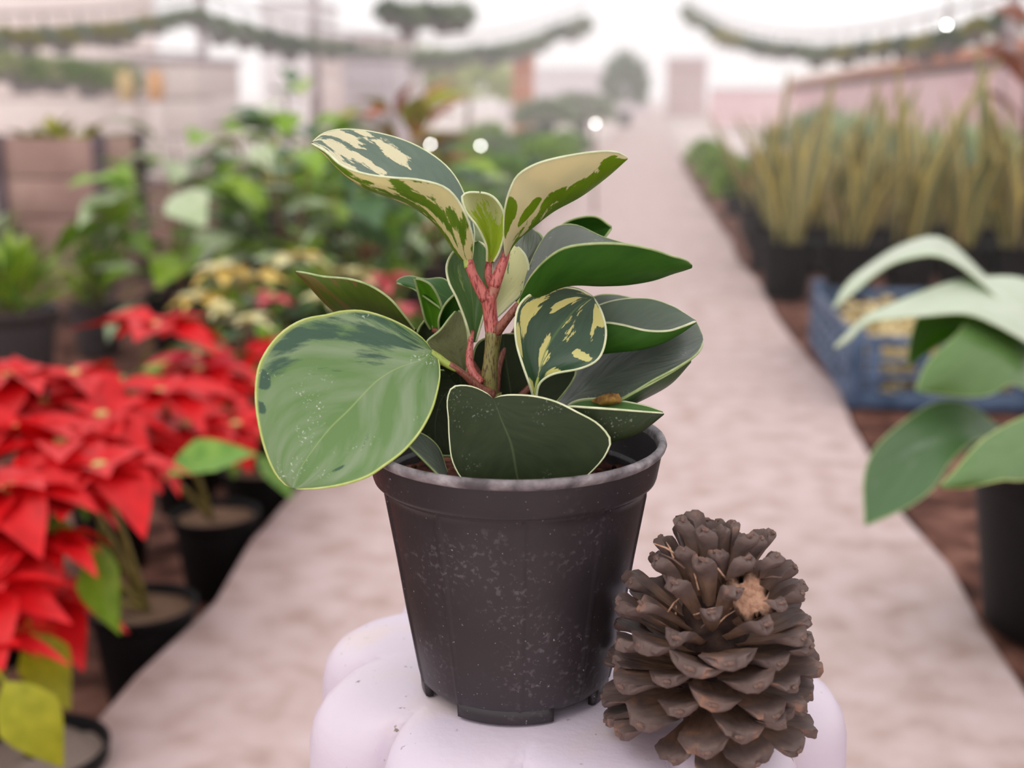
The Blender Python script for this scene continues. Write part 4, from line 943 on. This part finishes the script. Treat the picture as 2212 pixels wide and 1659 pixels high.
def snake(label, base, hh, n=12, r=.10, tilt=30, group=SG):
    rn = random.Random(int(base[0]*991 + base[1]*77)); t = thing('snake_plant', label, 'potted plant', base, 0, group); z = add_pot(t, r, POT_B, SOIL_D)
    for k in range(int(n*.72)):
        a = rn.uniform(0, 6.28); q = r*.6*rn.random()
        put('blade', rn.choice(SNK), t, (q*math.cos(a), q*math.sin(a), z*.97), a, R(90 - rn.uniform(0, tilt)), hh*(1.18 if k == 0 else rn.uniform(.45, 1.0)), rn.uniform(-1, 1))
    return t
sn = [(1700, 4.40, .50, 13, 'leftmost of the front row, fanning wide'), (1835, 4.40, .46, 12, 'second from the left in the front row'), (1965, 4.42, .64, 12, 'with the tallest dark blade, middle of the front row'), (2080, 4.40, .46, 12, 'second from the right edge in the front row'), (2195, 4.38, .62, 13, 'at the right picture edge in the front row'),
      (1660, 5.05, .52, 12, 'leftmost of the second row'), (1775, 5.05, .50, 12, 'second from the left in the second row'), (1890, 5.05, .50, 11, 'in the middle of the second row'), (2010, 5.1, .50, 12, 'right of the middle in the second row'), (2130, 5.1, .62, 12, 'near the right edge in the second row'),
      (1640, 5.8, .50, 11, 'leftmost of the back row'), (1740, 5.8, .50, 11, 'second from the left in the back row'), (1850, 5.85, .55, 10, 'in the middle of the back row'), (1960, 5.85, .5, 10, 'right of the middle in the back row')]
for px, Y, hh, n, wh in sn:
    x = W(px, 560, Y).x
    snake('yellow-edged striped snake plant %s' % wh, (x, Y, -.008), hh, n, .10 if Y < 4.5 else .095)
dk = thing('spiky_rust_plant', 'tall rusty brown spiky plant at the top right edge', 'potted plant', (W(2195, 500, 5.9).x, 5.9, -.01)); z = add_pot(dk, .14, POT_B, SOIL_D)
obj('stem', tube_bm([(0, 0, z), (.01, 0, .5), (-.01, 0, 1.15)], [.03, .022, .016], 8), dk, M_WOODY)
for k in range(34):
    rn2 = random.Random(k+900); put('leaf', star_leaf('leaf', M_LYEL, .12, .9) if k % 3 == 0 else LEAF_RU, dk, (0, 0, .45 + .75*rn2.random()), rn2.uniform(0, 6.28), R(rn2.uniform(0, 75)), rn2.uniform(.2, .34), rn2.uniform(-.4, .4))
# low pots between the snake plants and the path, running back
for k, (Y, lab) in enumerate(((5.2, 'nearest'), (6.3, 'second'), (7.3, 'third'))):
    bushy('low_potted_plant', 'low dark-leaved plant in black pot at right path edge, %s of three' % lab, (xr(Y)+.15, Y, -.008), .10, .10, .09, [LEAF_DG, LEAF_RU], 26, potme=POT_B, lf=.09, group='low plants at the right path edge')
for k, (px, Y, lab) in enumerate(((.50, 7.3, 'nearest and brightest'), (.47, 8.7, 'middle'), (.44, 10.4, 'farthest'))):
    far_shrub('rounded lime green shrub at the right path edge, %s' % lab, px, Y, .25, .27, M_LBR, 0, .06, 'lime shrubs at the right path edge')
rn = random.Random(5)
for j, Y in enumerate((7.0, 8.2, 9.8, 12.0)):
    for i in range(5):
        x = XR + .75 + i*.5 + (Y-7)*.05
        far_shrub('hazy shrub behind snake plants, %s row, %s from left' % (('first', 'second', 'third', 'last')[j], ('first', 'second', 'third', 'fourth', 'fifth')[i]), x, Y, rn.uniform(.28, .4), .4, (M_LSAGE, M_LPALE)[(i+j) % 2], 2, .1, 'pale shrubs behind the snake plants')

# blue plastic crate at the path's right edge
M_BLUE = flat2('faded_blue_plastic', rgb(56, 74, 100), rgb(92, 110, 138), 14, rough=0.5)
M_STRAW = noise_mat('straw_packing', [(0.3, rgb(186, 156, 100)), (0.55, rgb(232, 212, 160)), (0.75, rgb(248, 238, 200))], 60, rough=0.9, bump=1.0, bump_scale=90)
CX0, CX1, CY0, CY1, CH = 0.455, 0.88, 2.80, 3.50, 0.165
crate = thing('plastic_crate', 'faded blue slatted plastic crate of straw at the right path edge', 'crate', ((CX0+CX1)/2, (CY0+CY1)/2, -.004))
cw, cl_ = CX1-CX0, CY1-CY0
obj('crate_floor', box_bm((0, 0, .008), (cw-.02, cl_-.02, .014), bev=.003), crate, M_BLUE)
for sx in (-1, 1):
    for sy in (-1, 1):
        obj('corner_post', box_bm((sx*(cw/2-.014), sy*(cl_/2-.014), CH/2+.012), (.036, .036, CH+.024), bev=.006), crate, M_BLUE)
for zc, th_ in ((.020, .036), (.074, .014), (.110, .014), (CH-.010, .024)):
    for sy in (-1, 1): obj('slat', box_bm((0, sy*(cl_/2-.006), zc), (cw-.03, .011, th_), bev=.003), crate, M_BLUE)
    for sx in (-1, 1): obj('slat', box_bm((sx*(cw/2-.006), 0, zc), (.011, cl_-.03, th_), bev=.003), crate, M_BLUE)
for k in range(4):
    x = -cw/2 + cw*(k+.5)/4
    for sy in (-1, 1): obj('upright_bar', box_bm((x, sy*(cl_/2-.008), CH/2), (.03, .010, CH-.03), bev=.003), crate, M_BLUE)
for k in range(8):
    y = -cl_/2 + cl_*(k+.5)/8
    for sx in (-1, 1): obj('upright_bar', box_bm((sx*(cw/2-.008), y, CH/2), (.010, .03, CH-.03), bev=.003), crate, M_BLUE)
sb = bmesh.new(); rn = random.Random(3)
for k in range(650):
    p = Vector((rn.uniform(-cw/2+.03, cw/2-.03), rn.uniform(-cl_/2+.03, cl_/2-.03), rn.uniform(.02, .15))); a = rn.uniform(0, 3.14); d = Vector((math.cos(a), math.sin(a), rn.uniform(-.2, .3)))*rn.uniform(.02, .045)
    d.x = max(min(p.x+d.x, cw/2-.03), -cw/2+.03)-p.x; d.y = max(min(p.y+d.y, cl_/2-.03), -cl_/2+.03)-p.y
    tube_bm([p-d*.6, p+Vector((0, 0, .006)), p+d*.6], [.006, .007, .004], 4, bm=sb, cap=False)
tag(obj('straw', sb, None, M_STRAW), 'pale straw packing heaped inside the blue crate', 'straw', kind='stuff').location = crate.location

# ------------------------------------------------------------------ broad-leaved plant in a black pot, right foreground
LT = hero_leaf_mat('glossy_green_face', rgb(76, 112, 48), rgb(112, 142, 84), vein=rgb(120, 150, 90), rough=0.3, trans=0.12, seed=1)
LP = hero_leaf_mat('pale_sheen_face', rgb(178, 196, 158), rgb(226, 232, 216), rough=0.3, trans=0.2, seed=2)
LU = hero_leaf_mat('fresh_green_underside', rgb(70, 128, 10), rgb(96, 150, 24), rough=0.5, trans=0.4, seed=3)
LD = hero_leaf_mat('deep_green_face_pale_blotch', rgb(60, 94, 48), rgb(90, 120, 76), cream=rgb(140, 158, 138), thr=.62, kv=-.1, su=5, sv=1.4, rough=0.32, trans=0.1, seed=4, soft=.12)
lily_loc = Vector((0.57, 1.62, .001))
lily = thing('broad_leaf_plant', 'glossy plant with long arching leaves in tall black pot, right foreground', 'potted plant', lily_loc)
PR = .15
lp_ = link(bpy.data.objects.new('pot', POT_B), lily); lp_.scale = (PR, PR, PR*.84)
ls_ = link(bpy.data.objects.new('soil', SOIL_T), lily); ls_.scale = (PR, PR, PR*.84)
def lleaf(A, M, B, mats, **k):
    w = lambda l: [W(*p) for p in l]
    return skin_leaf('leaf', w(A), w(M), w(B), mats, lily, th=.0016, **k)
lleaf([(2180, 640, 1.60), (2127, 594, 1.62), (2085, 552, 1.66), (2045, 518, 1.68), (2003, 511, 1.68), (1935, 535, 1.66), (1876, 573, 1.62), (1830, 611, 1.58), (1800, 661, 1.55)],
      [(2180, 650, 1.54), (2120, 604, 1.54), (2062, 556, 1.56), (2005, 534, 1.58), (1935, 551, 1.58), (1880, 585, 1.58), (1838, 620, 1.56), (1801, 664, 1.55)],
      [(2170, 660, 1.48), (2112, 606, 1.50), (2062, 568, 1.52), (2011, 552, 1.54), (1938, 566, 1.55), (1893, 592, 1.55), (1851, 627, 1.55), (1804, 666, 1.55)], (LP, LU, RIMG), nu=8, nv=24, near_top=True)
lleaf([(2290, 650, 1.62), (2212, 602, 1.60), (2125, 598, 1.57), (2062, 606, 1.54), (1998, 628, 1.50), (1914, 661, 1.46), (1868, 684, 1.44), (1830, 720, 1.43), (1803, 748, 1.42)],
      [(2290, 720, 1.52), (2212, 662, 1.50), (2125, 640, 1.48), (2062, 638, 1.46), (1998, 655, 1.45), (1930, 675, 1.44), (1870, 690, 1.43), (1832, 728, 1.42), (1803, 750, 1.42)],
      [(2290, 780, 1.44), (2212, 736, 1.42), (2146, 700, 1.41), (2083, 678, 1.41), (1998, 683, 1.41), (1940, 688, 1.42), (1874, 698, 1.42), (1836, 736, 1.42), (1803, 753, 1.42)], (LP, LU, RIMG), nu=10, nv=28)
lleaf([(2160, 640, 1.58), (2087, 668, 1.56), (2030, 665, 1.54), (1986, 680, 1.52), (1967, 730, 1.50), (1960, 790, 1.49)], [(2160, 690, 1.60), (2090, 700, 1.58), (2040, 705, 1.55), (1998, 735, 1.52), (1961, 791, 1.49)],
      [(2160, 730, 1.58), (2100, 728, 1.56), (2045, 738, 1.53), (2000, 765, 1.51), (1963, 792, 1.49)], (LU, LU, RIMG), nu=8, nv=18)
lleaf([(2260, 790, 1.48), (2188, 722, 1.47), (2104, 693, 1.44), (2062, 727, 1.40), (2003, 784, 1.37), (1977, 842, 1.35)], [(2260, 830, 1.46), (2190, 770, 1.43), (2120, 760, 1.40), (2060, 790, 1.37), (1979, 845, 1.35)],
      [(2260, 870, 1.44), (2190, 830, 1.40), (2146, 850, 1.38), (2100, 858, 1.37), (2030, 852, 1.36), (1980, 846, 1.35)], (LT, LU, RIMG), nu=10, nv=22)
lleaf([(2190, 960, 1.48), (2146, 912, 1.46), (2083, 870, 1.44), (2020, 870, 1.41), (1956, 908, 1.37), (1893, 965, 1.33), (1866, 1030, 1.30), (1868, 1132, 1.26)], [(2185, 975, 1.46), (2110, 940, 1.42), (2040, 950, 1.38), (1970, 1000, 1.34), (1915, 1060, 1.30), (1870, 1134, 1.26)],
      [(2180, 985, 1.44), (2125, 948, 1.40), (2062, 988, 1.36), (2020, 1050, 1.32), (1970, 1090, 1.29), (1920, 1115, 1.27), (1871, 1135, 1.26)], (LD, LU, RIMG), nu=12, nv=26)
lleaf([(2330, 850, 1.20), (2212, 900, 1.14), (2146, 934, 1.10), (2104, 968, 1.07), (2062, 1018, 1.04), (2032, 1048, 1.02)], [(2330, 930, 1.16), (2212, 975, 1.10), (2150, 998, 1.07), (2095, 1028, 1.04), (2033, 1051, 1.02)],
      [(2330, 1010, 1.13), (2212, 1037, 1.08), (2167, 1037, 1.06), (2095, 1052, 1.04), (2060, 1054, 1.03), (2034, 1053, 1.02)], (LT, LU, RIMY), nu=12, nv=24)
lb = lily_loc + Vector((0, 0, 1.7*PR*.84))
for p in ((2175, 655, 1.54), (2290, 720, 1.52), (2160, 690, 1.59), (2260, 830, 1.46), (2186, 975, 1.46), (2330, 930, 1.16)):
    e_ = W(*p) - lily_loc; s_ = Vector((random.uniform(-.015, .015), random.uniform(-.015, .015), 1.66*PR*.84)); mid = s_.lerp(e_, .5) + Vector((0, 0, .05))
    obj('stalk', tube_bm([s_, mid, e_], [.006, .005, .004], 7, samples=10), lily, M_LG)
for k in range(5):
    rr = random.Random(k); put('leaf', star_leaf('leaf', LT, .36, .9, .14, .5, stalk=.3) if k == 0 else bigleafmesh, lily, (0, 0, 1.66*PR*.84), R(-80+60*k*1.0), R(55), .30, 0) if False else None

# ------------------------------------------------------------------ background yard
M_WOODP = flat2('weathered_pink_brown_planter', rgb(160, 124, 116), rgb(190, 154, 144), 5, rough=0.8)
M_DPOST = flat2('dark_post', rgb(84, 66, 74), rgb(108, 90, 98), 10, rough=0.7)
px_ = W(125, 360, 4.2)
pl = thing('planter_box', 'large pinkish brown planter box with dark corner posts, upper left', 'planter', (px_.x, 4.3, -.01))
PW, PD, PH = .34, .30, .545
for k in range(4):
    zc = PH*(k+.5)/4
    for sy in (-1, 1): obj('plank', box_bm((0, sy*PD/2, zc), (PW, .02, PH/4-.006), bev=.003), pl, M_WOODP)
    for sx in (-1, 1): obj('plank', box_bm((sx*PW/2, 0, zc), (.02, PD, PH/4-.006), bev=.003), pl, M_WOODP)
for sx in (-1, 1):
    for sy in (-1, 1): obj('corner_post', box_bm((sx*(PW/2+.012), sy*(PD/2+.012), PH/2+.005), (.04, .04, PH+.01), bev=.004), pl, M_DPOST)
obj('soil', box_bm((0, 0, PH-.05), (PW-.03, PD-.03, .03)), pl, M_SOIL)
for k in range(40):
    r3 = random.Random(k+70); put('leaf', (NARROW, LEAF_YE)[k % 2], pl, (r3.uniform(-.13, .13), r3.uniform(-.1, .1), PH-.04), r3.uniform(0, 6.28), R(r3.uniform(40, 85)), r3.uniform(.06, .12))

def panel_mat(name, a, b): return noise_mat(name, [(0.3, a), (0.7, b)], 0.9, rough=0.8, detail=3)
M_PWALL = panel_mat('pale_pink_wall', rgb(232, 214, 210), rgb(244, 230, 226)); M_WWALL = panel_mat('white_wall', rgb(238, 234, 236), rgb(246, 242, 244))
M_ROSE = panel_mat('rose_wall', rgb(230, 186, 192), rgb(240, 206, 210)); M_LAV = panel_mat('lavender_grey_wall', rgb(208, 196, 204), rgb(222, 212, 218))
M_ORNG = panel_mat('orange_clay', rgb(206, 130, 96), rgb(222, 152, 120)); M_BRK = panel_mat('dusty_brick', rgb(168, 134, 134), rgb(188, 156, 156)); M_ROOF = panel_mat('white_sheet_roof', rgb(236, 226, 220), rgb(248, 240, 236))
M_RAIL = flat2('dark_rusty_rail', rgb(92, 66, 64), rgb(124, 90, 86), 3, rough=0.7); M_POLE = flat2('pale_painted_pole', rgb(186, 170, 174), rgb(204, 190, 194), 3, rough=0.5)
M_LIME = noise_mat('sunlit_lime_tree', [(0.3, rgb(190, 204, 130)), (0.7, rgb(222, 230, 170))], 1.5, rough=0.6, trans=0.3)
def block(name, label, cat, x0, x1, y0px, y1px, Y, mat, depth=1.2, to_ground=True, courses=3, kind=None):
    a = W(x0, y0px, Y); c = W(x1, y1px, Y); zb = 0.0 if to_ground else c.z
    t = thing(name, label, cat, ((a.x+c.x)/2, Y+depth/2, -.05 if to_ground else zb)); w = c.x-a.x; h = a.z-zb+(.05 if to_ground else 0)
    for k in range(courses): obj('wall_panel', box_bm((0, 0, h*(k+.5)/courses), (w, depth, h/courses-.015), bev=.01), t, mat)
    obj('coping', box_bm((0, 0, h+.02), (w+.06, depth+.06, .05), bev=.01), t, M_POLE if mat is not M_ORNG else mat)
    return t
block('yard_wall', 'pale pink wall far behind the planter box', 'wall', -150, 430, 135, 300, 11, M_PWALL)
block('white_shed', 'white shed wall between the two pale poles', 'shed', 560, 684, 10, 200, 16, M_WWALL)
block('pink_shed', 'pale pink shed right of the second pole', 'shed', 686, 860, 85, 220, 15, M_PWALL)
block('lavender_shed', 'low lavender-grey shed behind the pink shed', 'shed', 740, 840, 130, 200, 13.5, M_LAV)
block('long_wall', 'long low lavender wall at the far end of the yard', 'wall', 1080, 1400, 152, 200, 34, M_LAV)
block('brick_kiosk', 'dusty brown brick kiosk standing at the end of the path', 'kiosk', 1442, 1524, 128, 230, 33, M_BRK, courses=5)
block('clay_pier', 'tall orange clay pier above the green shrubs', 'pier', 1106, 1150, 130, 235, 18, M_ORNG, .3, courses=4)
block('rose_wall_long', 'pale rose wall running low behind the pale shrubs', 'wall', 1540, 1720, 196, 240, 26, M_ROSE)
block('upper_left_sheet', 'pale pink hoarding at the top left corner', 'hoarding', -120, 320, -60, 25, 15, M_PWALL, .2, to_ground=True)
# right-hand wall with a dark sloping rail along its top and a sheet roof above
rw = thing('boundary_wall', 'rose pink boundary wall with dark top rail behind the snake plants', 'wall', (0, 0, 0))
a, c = W(1715, 190, 15.0), W(2330, 108, 7.4)
def prism(pts, d, name, par, mat):
    b = bmesh.new(); f1 = [b.verts.new(p) for p in pts]; f2 = [b.verts.new(Vector(p)+Vector(d)) for p in pts]
    b.faces.new(f1); b.faces.new(f2[::-1])
    for i in range(len(pts)): j = (i+1) % len(pts); b.faces.new((f1[j], f1[i], f2[i], f2[j]))
    bmesh.ops.recalc_face_normals(b, faces=b.faces[:])
    return flatshade(obj(name, b, par, mat))
NSEG = 8
for k in range(NSEG):
    p, q = a.lerp(c, k/NSEG), a.lerp(c, (k+.985)/NSEG)
    prism([(p.x, p.y, -.05), (q.x, q.y, -.05), (q.x, q.y, q.z-.03), (p.x, p.y, p.z-.03)], (.12, .06, 0), 'wall_panel', rw, M_ROSE)
obj('top_rail', tube_bm([a, a.lerp(c, .5), c], [.035, .035, .035], 8), rw, M_RAIL)
sr = thing('sheet_roof', 'white sloping sheet roof with orange underside at upper right', 'roof', (0, 0, 0))
a2, c2 = W(1700, 165, 17), W(2330, 20, 9.5); a3, c3 = W(1700, 182, 15.6), W(2330, 72, 8.2)
prism([a2, c2, c3, a3], (0, 0, .04), 'roof_sheet', sr, M_ROOF)
obj('eave', tube_bm([a3 - Vector((0, 0, .03)), c3 - Vector((0, 0, .03))], [.05, .05], 8), sr, M_ORNG)
for k in range(4):
    p = a3.lerp(c3, (k+.3)/4); obj('roof_post', tube_bm([(p.x, p.y, -.05), (p.x, p.y, p.z)], [.035, .035], 8), sr, M_POLE)
# poles
def pole(px, ybot, Y, top, label, r=.05):
    p = W(px, ybot, Y); t = thing('shade_pole', label, 'pole', (p.x, Y, -.05), 0)
    obj('shaft', tube_bm([(0, 0, 0), (0, 0, top)], [r, r], 12), t, M_POLE); obj('base_plate', box_bm((0, 0, .03), (r*4, r*4, .04), bev=.005), t, M_POLE)
    return t
pole(443, 190, 12.0, 3.2, 'pale pole at upper left, nearer the planter box', .048)
pole(684, 190, 14.0, 3.4, 'pale pole between the white shed and the pink shed', .052)
pole(908, 190, 11.0, .90, 'short dark pole left of the rounded green shrubs', .03)
pole(2175, 190, 8.5, 3.4, 'pale pole near the top right corner', .04)
# lines of hanging pots strung across
HANGP = lathe_bm([(0, 0), (.62, 0), (.95, .9), (1, 1), (.9, 1)], 14); hpm = bpy.data.meshes.new('pot'); HANGP.normal_update(); HANGP.to_mesh(hpm); HANGP.free(); hpm.materials.append(flat2('hanging_grey_pot', rgb(104, 96, 98), rgb(136, 126, 128), 5))
rn = random.Random(77)
ORD = ['first', 'second', 'third', 'fourth', 'fifth', 'sixth', 'seventh', 'eighth', 'ninth', 'tenth', 'eleventh', 'twelfth', 'thirteenth', 'fourteenth', 'fifteenth', 'sixteenth', 'seventeenth', 'eighteenth', 'nineteenth', 'twentieth', 'twenty-first', 'twenty-second', 'twenty-third', 'twenty-fourth']
def hang_line(p0, p1, sag, n, size, label, lab2, mats, grp):
    a, c = W(*p0), W(*p1)
    pts = [a.lerp(c, k/24) - Vector((0, 0, sag*4*(k/24)*(1-k/24))) for k in range(25)]
    tag(obj('wire', tube_bm(pts, [.012], 6), None, M_RAIL), label, 'wire')
    for k in range(n):
        f = (k+.5)/n; p = a.lerp(c, f) - Vector((0, 0, sag*4*f*(1-f))); s = size*rn.uniform(.85, 1.15)
        t = thing('hanging_pot', '%s hanging pot from the left on the %s' % (ORD[k], lab2), 'hanging pot', (p.x, p.y, p.z - s*1.9), 0, grp)
        o = link(bpy.data.objects.new('pot', hpm), t); o.scale = (s*.55,)*3
        obj('hanger', tube_bm([(0, 0, s*.3), (0, 0, s*1.9)], [.008, .006], 5), t, M_RAIL)
        fo = link(bpy.data.objects.new('foliage', mass(rn.choice(mats), 0)), t); fo.location.z = s*.1; fo.scale = (s*1.3, s*1.3, s*1.1); fo['kind'] = 'stuff'
hang_line((-60, 30, 9), (440, -12, 12), .05, 14, .15, 'dark wire of hanging pots sloping up to the first pole', 'topmost left wire', [M_LYEL, M_LSAGE, M_LSAGE], 'hanging pots on the topmost left wire')
hang_line((-60, 60, 9.5), (443, 118, 12), .03, 15, .22, 'lower wire of hanging pots left of the first pole', 'lower left wire', [M_LIME, M_LIME, M_LBR], 'hanging pots on the lower left wire')
hang_line((443, -10, 12), (1270, 8, 20), .45, 24, .21, 'long sagging wire of hanging pots across the middle', 'long sagging middle wire', [M_LSAGE, M_LDG, M_LSAGE], 'hanging pots on the long middle wire')
hang_line((1478, -8, 20), (2215, -30, 9), .42, 24, .17, 'sagging wire of hanging pots at the upper right', 'upper right wire', [M_LSAGE, M_LDG, M_LYEL], 'hanging pots on the upper right wire')
hang_line((820, -35, 11), (1010, -30, 12), .02, 5, .2, 'short wire at the very top centre', 'short wire at the very top', [M_LDG, M_LSAGE], 'hanging pots at the very top')
# sunlit pale trees behind the sheds
for k, (px, Y, hh, w, lab) in enumerate(((905, 19, 1.25, 1.3, 'left of the two pale lime trees'), (1010, 21, 1.2, 1.5, 'right of the two pale lime trees'))):
    p = W(px, 190, Y); t = thing('pale_tree', 'hazy tree, ' + lab, 'tree', (p.x, Y, -.05)); obj('trunk', tube_bm([(0, 0, 0), (.02, 0, hh*.5)], [.05, .035], 8), t, M_WOODY)
    fo = link(bpy.data.objects.new('foliage', mass(M_LIME, 0)), t); fo.location.z = hh*.25; fo.scale = (w, w, hh*.75); fo['kind'] = 'stuff'
# amber lanterns and a white hanging lamp, plus glowing balls added for glints
M_LAMP_GLINT = bpy.data.materials.new('lit_lamp_and_glint'); M_LAMP_GLINT.use_nodes = True; pb_ = M_LAMP_GLINT.node_tree.nodes['Principled BSDF']; pb_.inputs['Emission Color'].default_value = (1, .98, .92, 1); pb_.inputs['Emission Strength'].default_value = 26; pb_.inputs['Base Color'].default_value = (1, 1, 1, 1)
def lamp(px, py, Y, r, label, hang=False):  # hung: a lamp; staked: added glowing balls in place of glints on foliage
    p = W(px, py, Y); t = thing('lamp_glint_ball', label, 'lamp', (p.x, p.y, p.z if hang else -.01)); zc = 0 if hang else p.z+.01
    g = bmesh.new(); bmesh.ops.create_uvsphere(g, u_segments=16, v_segments=10, radius=r, matrix=Matrix.Translation((0, 0, zc))); obj('globe', g, t, M_LAMP_GLINT)
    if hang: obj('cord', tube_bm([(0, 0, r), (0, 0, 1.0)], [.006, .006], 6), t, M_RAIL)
    else: obj('glint_stake', tube_bm([(0, 0, 0), (0, 0, zc-r*.8)], [.008, .006], 6), t, M_RAIL)
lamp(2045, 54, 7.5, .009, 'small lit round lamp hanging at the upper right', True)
lamp(1286, 267, 7.2, .006, 'small glowing ball added for a glint among shrubs beside the path')
lamp(1038, 315, 5.4, .005, 'small glowing ball added for a glint above the upper right cream leaf')
lamp(930, 312, 5.2, .005, 'small glowing ball added for a glint beside the grey leaf top')
for k, (px, col_) in enumerate(((272, rgb(214, 186, 130)), (337, rgb(226, 170, 116)))):
    p = W(px, 195, 10.2); mm = flat2('glazed_urn_%d' % k, col_, col_, 3); t = thing('glazed_urn', ('buff', 'orange')[k] + ' glazed urn on a post before the pink wall', 'urn', (p.x, 10.2, -.05))
    obj('post', box_bm((0, 0, .32), (.09, .09, .64), bev=.01), t, M_PWALL)
    ub_ = lathe_bm([(0, .64), (.05, .64), (.06, .68), (.075, .76), (.06, .85), (.035, .88), (.05, .9), (0, .89)], 20); obj('body', ub_, t, mm)
